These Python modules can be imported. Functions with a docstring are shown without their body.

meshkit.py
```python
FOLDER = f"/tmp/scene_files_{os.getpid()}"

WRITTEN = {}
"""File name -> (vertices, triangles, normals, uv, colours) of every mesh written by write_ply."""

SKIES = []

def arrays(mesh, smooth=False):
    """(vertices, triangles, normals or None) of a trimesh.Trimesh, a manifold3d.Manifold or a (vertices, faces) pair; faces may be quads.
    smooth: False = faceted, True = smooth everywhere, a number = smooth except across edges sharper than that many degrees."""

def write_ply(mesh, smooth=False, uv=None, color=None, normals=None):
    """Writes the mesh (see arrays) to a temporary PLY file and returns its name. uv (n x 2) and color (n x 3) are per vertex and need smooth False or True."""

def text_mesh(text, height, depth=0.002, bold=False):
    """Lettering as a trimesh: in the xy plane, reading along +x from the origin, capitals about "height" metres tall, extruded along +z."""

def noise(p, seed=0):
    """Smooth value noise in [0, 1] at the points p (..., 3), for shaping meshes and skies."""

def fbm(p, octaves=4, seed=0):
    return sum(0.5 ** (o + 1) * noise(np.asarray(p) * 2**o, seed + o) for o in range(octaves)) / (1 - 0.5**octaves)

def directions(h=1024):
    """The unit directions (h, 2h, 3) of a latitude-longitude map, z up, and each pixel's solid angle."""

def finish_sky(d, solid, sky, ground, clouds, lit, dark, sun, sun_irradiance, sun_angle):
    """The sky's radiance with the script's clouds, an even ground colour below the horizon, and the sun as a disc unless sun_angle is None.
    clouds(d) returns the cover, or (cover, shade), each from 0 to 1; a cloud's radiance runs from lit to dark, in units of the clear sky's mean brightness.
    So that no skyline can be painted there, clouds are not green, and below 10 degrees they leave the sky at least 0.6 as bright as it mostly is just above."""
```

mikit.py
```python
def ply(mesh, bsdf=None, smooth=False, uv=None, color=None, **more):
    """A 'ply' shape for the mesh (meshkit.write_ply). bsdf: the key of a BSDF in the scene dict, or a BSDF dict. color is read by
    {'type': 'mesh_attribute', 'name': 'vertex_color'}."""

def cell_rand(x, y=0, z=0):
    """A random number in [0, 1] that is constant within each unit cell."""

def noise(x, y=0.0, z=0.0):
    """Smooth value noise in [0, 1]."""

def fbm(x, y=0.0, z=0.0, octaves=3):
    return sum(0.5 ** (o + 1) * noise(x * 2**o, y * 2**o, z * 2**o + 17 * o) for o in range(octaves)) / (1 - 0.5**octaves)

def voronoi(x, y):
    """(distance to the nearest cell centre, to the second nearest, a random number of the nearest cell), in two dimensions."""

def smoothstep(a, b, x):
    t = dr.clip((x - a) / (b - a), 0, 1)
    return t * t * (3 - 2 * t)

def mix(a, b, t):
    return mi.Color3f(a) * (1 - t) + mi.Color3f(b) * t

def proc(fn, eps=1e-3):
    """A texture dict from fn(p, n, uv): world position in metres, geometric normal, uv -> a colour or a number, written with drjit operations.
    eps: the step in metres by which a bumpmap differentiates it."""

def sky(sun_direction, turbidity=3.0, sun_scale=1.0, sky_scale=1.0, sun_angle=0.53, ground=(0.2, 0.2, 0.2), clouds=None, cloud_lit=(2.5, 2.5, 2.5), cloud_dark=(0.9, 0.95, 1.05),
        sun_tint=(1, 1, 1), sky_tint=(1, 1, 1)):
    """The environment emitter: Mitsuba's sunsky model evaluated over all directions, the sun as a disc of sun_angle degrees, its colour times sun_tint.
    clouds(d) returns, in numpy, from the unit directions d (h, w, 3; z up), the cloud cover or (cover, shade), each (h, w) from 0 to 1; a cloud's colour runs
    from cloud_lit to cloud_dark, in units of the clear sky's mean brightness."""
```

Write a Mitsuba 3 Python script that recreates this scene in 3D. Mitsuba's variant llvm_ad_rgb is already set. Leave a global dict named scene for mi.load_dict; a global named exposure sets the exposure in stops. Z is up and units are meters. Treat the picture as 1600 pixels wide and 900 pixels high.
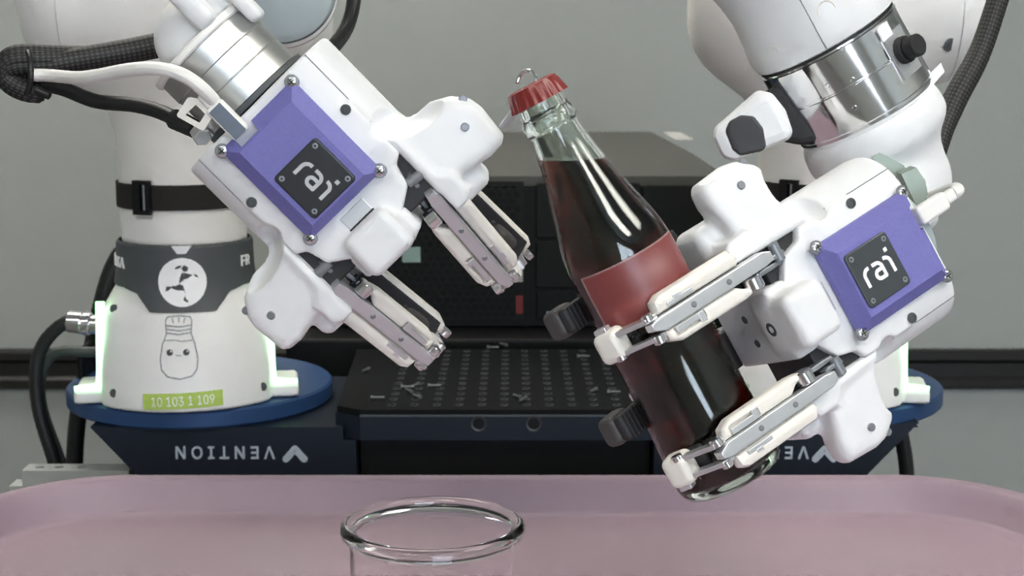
import math, numpy as np, trimesh, mitsuba as mi, drjit as dr
import manifold3d as m3
from shapely.geometry import Polygon, LineString, Point, box as sbox
from shapely.ops import unary_union
from shapely import affinity
import mikit, meshkit
from mikit import proc, noise, fbm, mix, smoothstep

# ------------------------------------------------------------------ camera, light, exposure
scene, labels = {}, {}
FPX = 2400.0                       # focal length in pixels of the 1600 px frame
PITCH = math.radians(9.3)
CAM = np.array([0.0, 0.0, 0.315])  # z = 0 is the top of the blue base discs, the floor lies 1.1 m below
FWD = np.array([0, math.cos(PITCH), -math.sin(PITCH)])
RIGHT = np.array([1.0, 0, 0])
UP = np.cross(RIGHT, FWD)
T4 = mi.ScalarTransform4f
scene['camera'] = {'type': 'thinlens', 'fov': 2 * math.degrees(math.atan(800 / FPX)), 'fov_axis': 'x',
                   'to_world': T4().look_at(origin=CAM.tolist(), target=(CAM + FWD).tolist(), up=[0, 0, 1]),
                   'aperture_radius': 0.0013, 'focus_distance': 0.86, 'near_clip': 0.02, 'far_clip': 50.0}
exposure = 0.03
LAMP = 10.5            # radiance of the ceiling lamps
WINDOW_LIGHT = 6.0     # radiance of the daylight behind the window


def at(px, py, d):
    """World point seen at pixel (px, py) of the photograph at depth d (metres along the optical axis)."""
    return CAM + d * (FWD + (px - 800) / FPX * RIGHT - (py - 450) / FPX * UP)


def at_y(px, py, y):
    r = FWD + (px - 800) / FPX * RIGHT - (py - 450) / FPX * UP
    return CAM + r * (y / r[1])


def at_z(px, py, z):
    r = FWD + (px - 800) / FPX * RIGHT - (py - 450) / FPX * UP
    return CAM + r * ((z - CAM[2]) / r[2])


# ------------------------------------------------------------------ materials
def pr(key, rgb, rough=0.4, metal=0.0, spec=0.5, **kw):
    c = rgb if isinstance(rgb, dict) else {'type': 'rgb', 'value': list(rgb)}
    scene[key] = {'type': 'twosided', 'b': {'type': 'principled', 'base_color': c, 'roughness': rough, 'metallic': metal, 'specular': spec, **kw}}


pr('m_white', (0.76, 0.765, 0.77), 0.38)
pr('m_shell', (0.80, 0.79, 0.765), 0.42)
pr('m_finger_white', (0.77, 0.74, 0.68), 0.42)
pr('m_silver', (0.72, 0.73, 0.75), 0.32, 0.75)
pr('m_drum', (0.66, 0.66, 0.64), 0.36, 0.9)
pr('m_mirror', (0.86, 0.86, 0.87), 0.10, 1.0)
pr('m_chrome', (0.85, 0.85, 0.87), 0.12, 1.0)
pr('m_darkgrey', (0.062, 0.070, 0.074), 0.5)
pr('m_black', (0.010, 0.010, 0.011), 0.45)
pr('m_black_soft', (0.016, 0.016, 0.017), 0.75)
pr('m_slot', (0.018, 0.019, 0.021), 0.6)
pr('m_link_grey', (0.25, 0.265, 0.285), 0.4, 0.5)
pr('m_badge', (0.018, 0.019, 0.022), 0.35)
pr('m_badge_pale', (0.045, 0.052, 0.058), 0.4)
pr('m_letter_grey', (0.45, 0.46, 0.48), 0.5)
pr('m_letter_white', (0.85, 0.85, 0.86), 0.5)
pr('m_navy', (0.008, 0.0125, 0.022), 0.5, 0.0, 0.3)
pr('m_plate', (0.0062, 0.0072, 0.0078), 0.55, 0.0, 0.12)
pr('m_disc', (0.028, 0.070, 0.175), 0.38, 0.35)
pr('m_logo', (0.42, 0.46, 0.52), 0.5)
pr('m_ink', (0.05, 0.05, 0.055), 0.6)
pr('m_ink_soft', (0.30, 0.30, 0.32), 0.6)
pr('m_tape', (0.42, 0.56, 0.10), 0.6)
pr('m_strap', (0.012, 0.011, 0.010), 0.8)
pr('m_cable_white', (0.78, 0.77, 0.74), 0.45)
pr('m_plug_face', (0.17, 0.20, 0.25), 0.35, 0.4)
pr('m_cable_grey', (0.045, 0.055, 0.05), 0.5)
pr('m_adapter', (0.25, 0.295, 0.25), 0.4, 0.3)
pr('m_rail', (0.55, 0.56, 0.55), 0.4, 0.5)
pr('m_hole_ring', (0.03, 0.034, 0.04), 0.4)
pr('m_button', (0.028, 0.028, 0.029), 0.4)
pr('m_rim', (0.14, 0.148, 0.155), 0.4, 0.4)
pr('m_alu', (0.62, 0.63, 0.63), 0.4, 0.6)
pr('m_red', (0.20, 0.022, 0.018), 0.3)
pr('m_blue_grey', (0.40, 0.455, 0.465), 0.45)
pr('m_rubber', (0.02, 0.02, 0.022), 0.6)
pr('m_rubber_edge', (0.055, 0.052, 0.05), 0.5)
pr('m_case_grey', (0.083, 0.083, 0.077), 0.6, 0.0, 0.3)
pr('m_case_black', (0.005, 0.0053, 0.006), 0.55, 0.0, 0.25)
pr('m_bay', (0.008, 0.0095, 0.0095), 0.55, 0.0, 0.25)
pr('m_led', (0.35, 0.42, 0.55), 0.5)
pr('m_sticker', (0.45, 0.45, 0.43), 0.6)
pr('m_sticker_green', (0.30, 0.42, 0.38), 0.6)
pr('m_rail_black', (0.012, 0.011, 0.011), 0.4)
pr('m_floor', (0.12, 0.115, 0.11), 0.6)
pr('m_ceiling', (0.55, 0.55, 0.53), 0.8)
pr('m_brown', (0.10, 0.07, 0.05), 0.5)
pr('m_purple', proc(lambda p, n, uv: mix((0.150, 0.143, 0.40), (0.168, 0.160, 0.43), noise(p.x * 900, p.y * 900, p.z * 900))), 0.55)
pr('m_tray', proc(lambda p, n, uv: mix((0.300, 0.215, 0.256), (0.326, 0.236, 0.280), fbm(p.x * 9, p.y * 9, p.z * 9, 3))), 0.5)
pr('m_wall', proc(lambda p, n, uv: mix((0.352, 0.369, 0.352), (0.380, 0.398, 0.380), fbm(p.x * 1.3, p.y * 1.3, p.z * 0.8, 3))), 0.55)


def braid_col(p, n, uv):
    a, b = uv.x * 10.0, uv.y * 160.0
    s = dr.sin((a + b) * 6.2832) * dr.sin((a - b) * 6.2832)
    return mix((0.004, 0.004, 0.004), (0.048, 0.046, 0.044), smoothstep(-0.2, 0.8, s))


pr('m_braid', proc(braid_col), 0.6)
scene['m_glass'] = {'type': 'dielectric', 'int_ior': 1.5, 'ext_ior': 1.0}
scene['m_bottle_glass'] = {'type': 'dielectric', 'int_ior': 1.5, 'ext_ior': 1.0, 'specular_transmittance': {'type': 'rgb', 'value': [0.945, 0.975, 0.95]}}
scene['m_liquid'] = {'type': 'dielectric', 'int_ior': 1.36, 'ext_ior': 1.0}


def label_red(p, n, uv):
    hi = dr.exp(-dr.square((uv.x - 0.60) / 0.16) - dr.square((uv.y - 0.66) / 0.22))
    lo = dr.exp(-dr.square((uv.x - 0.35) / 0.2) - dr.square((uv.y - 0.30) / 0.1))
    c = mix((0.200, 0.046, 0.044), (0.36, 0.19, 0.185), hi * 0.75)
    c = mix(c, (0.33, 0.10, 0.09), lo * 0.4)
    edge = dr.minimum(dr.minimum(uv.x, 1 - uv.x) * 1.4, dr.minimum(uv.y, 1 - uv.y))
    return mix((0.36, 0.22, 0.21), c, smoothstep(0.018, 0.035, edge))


pr('m_label', proc(label_red), 0.35)


# ------------------------------------------------------------------ mesh helpers
def tm(m):
    if isinstance(m, trimesh.Trimesh):
        return m
    v, f, _ = meshkit.arrays(m)
    return trimesh.Trimesh(v, f, process=False)


def xf(m, M):
    m = tm(m).copy()
    m.vertices = m.vertices @ np.asarray(M)[:3, :3].T + np.asarray(M)[:3, 3]
    if np.linalg.det(np.asarray(M)[:3, :3]) < 0:
        m.faces = m.faces[:, ::-1]
    return m


def cat(*ms):
    return trimesh.util.concatenate([tm(m) for m in ms])


def frame(o, ex, ey, ez, s=1.0):
    M = np.eye(4)
    M[:3, 0], M[:3, 1], M[:3, 2], M[:3, 3] = np.asarray(ex) * s, np.asarray(ey) * s, np.asarray(ez) * s, o
    return M


def move(x=0, y=0, z=0):
    M = np.eye(4)
    M[:3, 3] = x, y, z
    return M


def rot(axis, deg, c=(0, 0, 0)):
    return trimesh.transformations.rotation_matrix(math.radians(deg), axis, c)


TURN = [None]     # an extra placement for what a builder adds, such as the turned base of an arm


def add(key, mesh, mat, M=None, smooth=32, uv=None, **kw):
    """One entry of the scene; a taken key gets the next three-digit number."""
    k, i = key, 0
    while k in scene:
        i += 1
        k = f'{key}_{i:03d}'
    if M is not None:
        mesh = xf(mesh, M)
    if TURN[0] is not None:
        mesh = xf(mesh, TURN[0])
    scene[k] = mikit.ply(mesh, mat, smooth=True if uv is not None else smooth, uv=uv, **kw)
    return k


def tag(key, label, category=None, group=None, kind=None):
    d = {'label': label}
    if category: d['category'] = category
    if group: d['group'] = group
    if kind: d['kind'] = kind
    labels[key] = d


def struct(key):
    labels[key] = {'kind': 'structure'}


def cube(lo, hi):
    lo, hi = np.minimum(lo, hi), np.maximum(lo, hi)
    return trimesh.creation.box(extents=np.subtract(hi, lo), transform=move(*(np.add(lo, hi) / 2)))


def hull_pts(p):
    return tm(m3.Manifold.hull_points(np.asarray(p, float)))


def ball(r, n=10):
    v = []
    for i in range(n + 1):
        a = math.pi * i / n
        k = max(1, int(2 * n * math.sin(a)))
        for j in range(k):
            b = 2 * math.pi * j / k
            v.append((r * math.sin(a) * math.cos(b), r * math.sin(a) * math.sin(b), r * math.cos(a)))
    return np.array(v)


def rbox(lo, hi, r, n=5):
    lo, hi = np.minimum(lo, hi), np.maximum(lo, hi)
    r = min(r, *(np.subtract(hi, lo) / 2.001))
    b = ball(r, 2 * n)
    c = [np.array([x, y, z]) for x in (lo[0] + r, hi[0] - r) for y in (lo[1] + r, hi[1] - r) for z in (lo[2] + r, hi[2] - r)]
    return hull_pts(np.vstack([b + q for q in c]))


def rprism(poly, z0, z1, c=0.8, rc=0.0):
    """Convex outline in xy, from z0 to z1, edges bevelled by c, corners rounded by rc."""
    P = Polygon(poly)
    if rc: P = P.buffer(-rc).buffer(rc, quad_segs=6)
    c = min(c, abs(z1 - z0) / 2.01)
    pts = []
    for ins, a in ((c, z0), (c * .3, z0 + c * .3), (0, z0 + c), (0, z1 - c), (c * .3, z1 - c * .3), (c, z1)):
        q = P.buffer(-ins) if ins else P
        pts += [(x, y, a) for x, y in q.exterior.coords[:-1]]
    return hull_pts(pts)


def ext(P, z0, z1):
    """Any shapely outline extruded in z."""
    ms = [trimesh.creation.extrude_polygon(g, z1 - z0, engine='earcut') for g in getattr(P, 'geoms', [P]) if g.area > 1e-12]
    m = cat(*ms)
    m.vertices[:, 2] += z0
    return m


def axes_from(d):
    d = np.asarray(d, float) / np.linalg.norm(d)
    a = np.cross(d, [0, 0, 1.0] if abs(d[2]) < .9 else [1.0, 0, 0])
    a /= np.linalg.norm(a)
    return a, np.cross(d, a), d


def lathe(prof, n=64, p0=(0, 0, 0), d=(0, 0, 1)):
    """Revolves (r, t) pairs about the axis through p0 along d."""
    m = trimesh.creation.revolve(np.asarray(prof, float), sections=n)
    a, b, c = axes_from(d)
    m = xf(m, frame(np.asarray(p0, float), a, b, c))
    if m.volume < 0: m.invert()
    return m


def cyl(p0, p1, r, bev=None, n=28, r1=None):
    p0, p1 = np.asarray(p0, float), np.asarray(p1, float)
    L = np.linalg.norm(p1 - p0)
    bev = min(r, L / 2) * .12 if bev is None else bev
    r1 = r if r1 is None else r1
    return lathe([(0, 0), (r - bev, 0), (r, bev), (r1, L - bev), (r1 - bev, L), (0, L)], n, p0, p1 - p0)


def spline(pts, k=60):
    from scipy.interpolate import CubicSpline
    p = np.asarray(pts, float)
    t = np.concatenate([[0], np.cumsum(np.linalg.norm(np.diff(p, axis=0), axis=1) ** .5)])
    return CubicSpline(t, p)(np.linspace(0, t[-1], k))


def tube(pts, r, n=16, k=60, straight=False, cap=True):
    """(mesh, uv) of a round tube through the points; r may be a list along the length."""
    p = np.asarray(pts, float) if straight else spline(pts, k)
    r = np.interp(np.linspace(0, 1, len(p)), np.linspace(0, 1, len(np.atleast_1d(r))), np.atleast_1d(r))
    t = np.gradient(p, axis=0)
    t /= np.linalg.norm(t, axis=1, keepdims=True)
    a = axes_from(t[0])[0]
    v, uv = [], []
    s = np.concatenate([[0], np.cumsum(np.linalg.norm(np.diff(p, axis=0), axis=1))])
    for i in range(len(p)):
        a = a - t[i] * (a @ t[i])
        a /= np.linalg.norm(a)
        b = np.cross(t[i], a)
        for j in range(n + 1):
            q = 2 * math.pi * j / n
            v.append(p[i] + r[i] * (math.cos(q) * a + math.sin(q) * b))
            uv.append((j / n, s[i]))
    f = []
    for i in range(len(p) - 1):
        for j in range(n):
            A = i * (n + 1) + j
            B = A + n + 1
            f += [(A, A + 1, B + 1), (A, B + 1, B)]
    if cap:
        for e, flip in ((0, 1), (len(p) - 1, 0)):
            c = len(v)
            v.append(p[e]); uv.append((0, s[e]))
            for j in range(n):
                A = e * (n + 1) + j
                f.append((c, A + 1, A) if flip else (c, A, A + 1))
    return trimesh.Trimesh(np.array(v), np.array(f), process=False), np.array(uv)


# signed distance shapes, meshed by surface nets
def sd_box(p, c, h, r=0.0):
    q = np.abs(p - np.asarray(c)) - (np.asarray(h) - r)
    return np.linalg.norm(np.maximum(q, 0), axis=-1) + np.minimum(q.max(-1), 0) - r


def sd_cyl(p, a, b, R, r=0.0):
    a, b = np.asarray(a, float), np.asarray(b, float)
    d = (b - a) / np.linalg.norm(b - a)
    h = np.linalg.norm(b - a) / 2
    q = p - (a + b) / 2
    t = q @ d
    rad = np.sqrt(np.maximum((q * q).sum(-1) - t * t, 0))
    w = np.stack([rad - R + r, np.abs(t) - h + r], -1)
    return np.minimum(w.max(-1), 0) + np.linalg.norm(np.maximum(w, 0), axis=-1) - r


def sd_caps(p, a, b, r0, r1=None):
    a, b = np.asarray(a, float), np.asarray(b, float)
    r1 = r0 if r1 is None else r1
    ab = b - a
    t = np.clip(((p - a) @ ab) / (ab @ ab), 0, 1)
    return np.linalg.norm(p - a - t[..., None] * ab, axis=-1) - (r0 + (r1 - r0) * t)


def sd_poly(x, y, poly):
    P = np.asarray(poly, float)
    d = np.full(x.shape, 1e9)
    s = np.ones(x.shape)
    for i in range(len(P)):
        a, b = P[i], P[i - 1]
        ex, ey = b - a
        wx, wy = x - a[0], y - a[1]
        t = np.clip((wx * ex + wy * ey) / (ex * ex + ey * ey), 0, 1)
        d = np.minimum(d, (wx - ex * t) ** 2 + (wy - ey * t) ** 2)
        c1, c2, c3 = y >= a[1], y < b[1], ex * wy > ey * wx
        s = np.where((c1 & c2 & c3) | (~c1 & ~c2 & ~c3), -s, s)
    return s * np.sqrt(d)


def sd_ext(d2, t, t0, t1, r):
    w = np.stack([d2 + r, np.abs(t - (t0 + t1) / 2) - (t1 - t0) / 2 + r], -1)
    return np.minimum(w.max(-1), 0) + np.linalg.norm(np.maximum(w, 0), axis=-1) - r


def smin(a, b, k):
    h = np.clip(.5 + .5 * (b - a) / k, 0, 1)
    return b + (a - b) * h - k * h * (1 - h)


def smax(a, b, k):
    return -smin(-a, -b, k)


def nets(f, lo, hi, h):
    lo = np.asarray(lo, float)
    n = np.ceil((np.asarray(hi) - lo) / h).astype(int) + 1
    g = np.stack(np.meshgrid(*[lo[i] + h * np.arange(n[i]) for i in range(3)], indexing='ij'), -1)
    d = f(g)
    ins = d < 0
    corners = [(i, j, k) for i in (0, 1) for j in (0, 1) for k in (0, 1)]
    sl = lambda c: tuple(slice(c[i], n[i] - 1 + c[i]) for i in range(3))
    cnt = sum(ins[sl(c)].astype(int) for c in corners)
    act = (cnt > 0) & (cnt < 8)
    acc, num = np.zeros((*act.shape, 3)), np.zeros(act.shape)
    for c in corners:
        for ax in range(3):
            if c[ax]: continue
            e = list(c); e[ax] = 1
            a, b = d[sl(c)], d[sl(tuple(e))]
            cross = (a < 0) != (b < 0)
            with np.errstate(all='ignore'):
                t = np.where(cross, a / (a - b), 0)
            q = np.broadcast_to(np.array(c, float), acc.shape).copy()
            q[..., ax] += t
            acc += np.where(cross[..., None], q, 0)
            num += cross
    idx = np.full(act.shape, -1)
    idx[act] = np.arange(act.sum())
    base = np.stack(np.nonzero(act), -1)
    v = lo + h * (base + acc[act] / num[act][:, None])
    faces = []
    for ax in range(3):
        u, w = (ax + 1) % 3, (ax + 2) % 3
        s0 = [slice(1, n[i] - 1) for i in range(3)]; s1 = list(s0)
        s0[ax], s1[ax] = slice(0, n[ax] - 1), slice(1, n[ax])
        a, b = ins[tuple(s0)], ins[tuple(s1)]
        def cell(du, dw):
            s = [slice(1, n[i] - 1) for i in range(3)]
            s[ax] = slice(0, n[ax] - 1)
            s[u] = slice(1 - du, n[u] - 1 - du); s[w] = slice(1 - dw, n[w] - 1 - dw)
            return idx[tuple(s)]
        q = np.stack([cell(0, 0), cell(1, 0), cell(1, 1), cell(0, 1)], -1)
        faces += [q[a & ~b], q[~a & b][:, ::-1]]
    q = np.vstack(faces)
    m = trimesh.Trimesh(v, np.vstack([q[:, [0, 1, 2]], q[:, [0, 2, 3]]]), process=False)
    if m.volume < 0: m.invert()
    return m


# ------------------------------------------------------------------ the room
FZ, CZ, WY, WX, WB = -1.1, 1.75, 2.6, 2.6, -2.4
add('wall_back', cube((-WX, WY, FZ), (WX, WY + .1, CZ)), 'm_wall'); struct('wall_back')
add('wall_left', cube((-WX - .1, WB, FZ), (-WX, WY, CZ)), 'm_wall'); struct('wall_left')
add('wall_right', cube((WX, WB, FZ), (WX + .1, WY, CZ)), 'm_wall'); struct('wall_right')
add('floor', cube((-WX, WB, FZ - .1), (WX, WY, FZ)), 'm_floor'); struct('floor')
add('ceiling', cube((-WX, WB, CZ), (WX, WY, CZ + .1)), 'm_ceiling'); struct('ceiling')
# the wall behind the camera, with a window opening
wx0, wx1, wz0, wz1 = 0.0, 1.7, -0.1, 1.4
add('wall_front', ext(sbox(-WX, FZ, WX, CZ).difference(sbox(wx0, wz0, wx1, wz1)), 0, .1), 'm_wall',
    frame((0, WB, 0), (1, 0, 0), (0, 0, 1), (0, -1, 0)), smooth=False); struct('wall_front')
wf = unary_union([sbox(wx0, wz0, wx1, wz1).difference(sbox(wx0 + .05, wz0 + .05, wx1 - .05, wz1 - .05)),
                  sbox((wx0 + wx1) / 2 - .02, wz0, (wx0 + wx1) / 2 + .02, wz1)])
add('window_1__frame', ext(wf, 0, .06), 'm_white', frame((0, WB - .02, 0), (1, 0, 0), (0, 0, 1), (0, -1, 0)), smooth=False)
labels['window_1'] = {'kind': 'structure'}
scene['daylight'] = {'type': 'constant', 'radiance': {'type': 'rgb', 'value': [WINDOW_LIGHT * .87, WINDOW_LIGHT, WINDOW_LIGHT * 1.17]}}
# chair rail on the back wall, a stack of mouldings
r0, r1 = at_y(0, 606, WY)[2], at_y(0, 544, WY)[2]
prof = [(0, r0), (-.012, r0), (-.020, r0 + .008), (-.020, r0 + .018), (-.014, r0 + .024), (-.014, r1 - .024), (-.024, r1 - .016), (-.024, r1 - .004), (-.018, r1), (0, r1)]
add('trim_1', ext(Polygon([(y, z) for y, z in prof]), -WX, WX), 'm_rail_black', frame((0, WY, 0), (0, 1, 0), (0, 0, 1), (1, 0, 0)), smooth=20)
struct('trim_1')
# ceiling lamps
k = 0
for (x, y) in ((-0.7, 1.9), (1.25, 0.3), (0.8, -1.1), (-0.8, -1.1)):
    n = 'ceiling_lamp' + ('' if not k else f'_{k:03d}')
    add(n + '__frame', ext(sbox(-.64, -.34, .64, .34).difference(sbox(-.6, -.3, .6, .3)), -.03, 0), 'm_white', move(x, y, CZ), smooth=False)
    scene[n + '__diffuser'] = mikit.ply(cube((x - .6, y - .3, CZ - .022), (x + .6, y + .3, CZ - .004)), 'm_white', smooth=False,
                                        emitter={'type': 'area', 'radiance': {'type': 'rgb', 'value': [LAMP, LAMP * .965, LAMP * .88]}})
    tag(n, ('white framed ceiling lamp nearest the back wall', 'white framed ceiling lamp above the right robot', 'white framed ceiling lamp over the floor right of the window', 'white framed ceiling lamp nearest the window')[k], 'lamp', 'ceiling lamps')
    k += 1

# ------------------------------------------------------------------ tray, cart, glass
TZ = -0.052       # tray floor
RZ = -0.0255      # tray rim


def rrect(x0, y0, x1, y1, r, n=14):
    return np.array(Polygon(sbox(x0 + r, y0 + r, x1 - r, y1 - r)).buffer(r, quad_segs=n).exterior.coords[:-1])


def tray_mesh():
    xo, yb, yf = 0.404, 1.168, 0.50
    rings = []
    # outline insets and heights from the outer wall's foot over the rim to the floor
    prof = [(0.014, TZ - .003), (0.004, RZ - .006), (-.001, RZ - .002), (0.0, RZ), (0.004, RZ), (0.008, RZ - .003), (.012, RZ - .010), (0.018, TZ + .004), (0.022, TZ + .0012), (.030, TZ)]
    for ins, z in prof:
        q = rrect(-xo + ins, yf + ins, xo - ins, yb - ins, .115 - ins)
        # the rims dip a little along the middle of each side and rise to the corners
        zz = z + (0.0066 * np.clip((np.abs(q[:, 0]) - .03) / .27, 0, 1) ** 2 - .0058) * np.clip((z - TZ) / (RZ - TZ), 0, 1)
        rings.append(np.column_stack([q, zz]))
    n = len(rings[0])
    v = np.vstack(rings)
    f = []
    for i in range(len(rings) - 1):
        for j in range(n):
            a, b = i * n + j, i * n + (j + 1) % n
            f += [(a, b, b + n), (a, b + n, a + n)]
    c = len(v)
    last = (len(rings) - 1) * n
    v = np.vstack([v, [0, (yf + yb) / 2, TZ], [0, (yf + yb) / 2, TZ - .003]])
    for j in range(n):
        f.append((last + j, last + (j + 1) % n, c))
        f.append((j + 0, c + 1, (j + 1) % n))
    m = trimesh.Trimesh(v, f, process=False)
    if m.volume < 0: m.invert()
    return m


add('serving_tray', tray_mesh(), 'm_tray', smooth=40)
tag('serving_tray', 'large dusty pink plastic tray with a raised rounded rim in the foreground', 'tray')
CT = TZ - .0035
add('cart__top', rbox((-.41, .52, CT - .03), (.41, 1.15, CT), .006), 'm_darkgrey')
for sx in (-.37, .37):
    for sy in (.58, 1.09):
        add('cart__leg', cyl((sx, sy, FZ), (sx, sy, CT - .029), .018), 'm_alu')
tag('cart', 'dark cart with metal legs carrying the pink tray', 'cart')

gc = at(676, 814, .731)


def glass_mesh():
    R, h = .0402, gc[2] - TZ - .0006
    o = [(0, 0), (.033, 0), (.0352, .0022), (.0385, .05), (R - .0006, h - .012), (R - .0002, h - .0078)]
    bead = [(R + .0003 + .0034 * math.sin(a), h - .0036 - .0035 * math.cos(a)) for a in np.linspace(.5, math.pi - .2, 9)]
    i = [(R - .0006, h - .0004), (R - .0018, h - .0014), (R - .0026, h - .004), (R - .0028, h - .014), (.0358, .05), (.0322, .012), (.030, .009), (0, .009)]
    return lathe(o + bead + i, 128, (gc[0], gc[1], TZ + .0005))


add('drinking_glass', glass_mesh(), 'm_glass', smooth=40)
tag('drinking_glass', 'clear empty drinking glass with thick rim standing on the pink tray', 'glass')

# ------------------------------------------------------------------ robot stand, pedestals, mounting plate
AX = [-0.2905, 0.2730]     # the two arm axes
AY = 1.353
DY = 1.393                 # disc centres
DR = 0.121


def text_poly(t, h, bold=False):
    m = meshkit.text_mesh(t, h, .001, bold)
    return m


def chevron(h):
    L = LineString([(-h * .62, 0), (0, h * .72), (h * .62, 0)]).buffer(h * .24, quad_segs=6, join_style=1)
    return L.difference(Polygon([(-h * .05, h * .5), (h * .05, h * .5), (0, h * .7)]))


py0 = 1.284                # front face of the pedestals
zt, zb = -0.0165, -0.12
for s in (0, 1):
    n = 'pedestal' + ('' if not s else '_001')
    sg = 1 if s == 0 else -1
    ax = AX[s] + .002
    add(n + '__disc', lathe([(0, -.016), (DR - .002, -.016), (DR, -.014), (DR, -.002), (DR - .002, 0), (0, 0)], 128, (ax, DY, 0)), 'm_disc', smooth=40)
    # body: front trapezoid, its outer edge slanting inwards as it goes down
    xo_t, xo_b = ax - sg * .100, ax - sg * .038
    xi = (-.1345, .1225)[s]
    ta, tb_ = at_y((140, 1436)[s], 660, py0), at_y((216, 1352)[s], 745, py0)
    notch = (-.1455, .1255)[s]
    outline = [(ta[0], zt), (ta[0], ta[2]), (tb_[0], tb_[2]), (tb_[0], zb), (xi, zb), (xi, -.0278), (notch, -.0278), (notch, zt)]
    if sg < 0: outline = outline[::-1]
    add(n + '__body', ext(Polygon(outline), 0, .20), 'm_navy', frame((0, py0, 0), (1, 0, 0), (0, 0, 1), (0, -1, 0)) @ move(0, 0, -.20), smooth=False)
    # lettering, upside down on the front face
    c = at_y(352 if s == 0 else 1186, 707, py0)
    tmh = text_poly('V E N T I O N', .0106, True)
    w = tmh.bounds[1][0] - tmh.bounds[0][0]
    sc = 0.0855 / w
    tmh = xf(tmh, np.diag([sc, 1, 1, 1]))
    b = tmh.bounds
    tmh = xf(tmh, move(-(b[0][0] + b[1][0]) / 2, -(b[0][1] + b[1][1]) / 2, 0))
    F = frame(c + np.array([0, -.0001, 0]), (-1, 0, 0), (0, 0, -1), (0, -1, 0))
    add(n + '__lettering', tmh, 'm_logo', F, smooth=False)
    c2 = at_y(461 if s == 0 else 1288, 709, py0)
    add(n + '__logo', ext(affinity.translate(chevron(.0125), 0, -.0045), 0, .0009), 'm_logo', frame(c2 + np.array([0, -.0001, 0]), (1, 0, 0), (0, 0, 1), (0, -1, 0)), smooth=False)
tag('pedestal', 'dark navy pedestal with blue round top and upside-down lettering under the left robot arm', 'pedestal')
tag('pedestal_001', 'dark navy pedestal with blue round top mostly hidden behind the tilted bottle and right gripper', 'pedestal')

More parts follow.
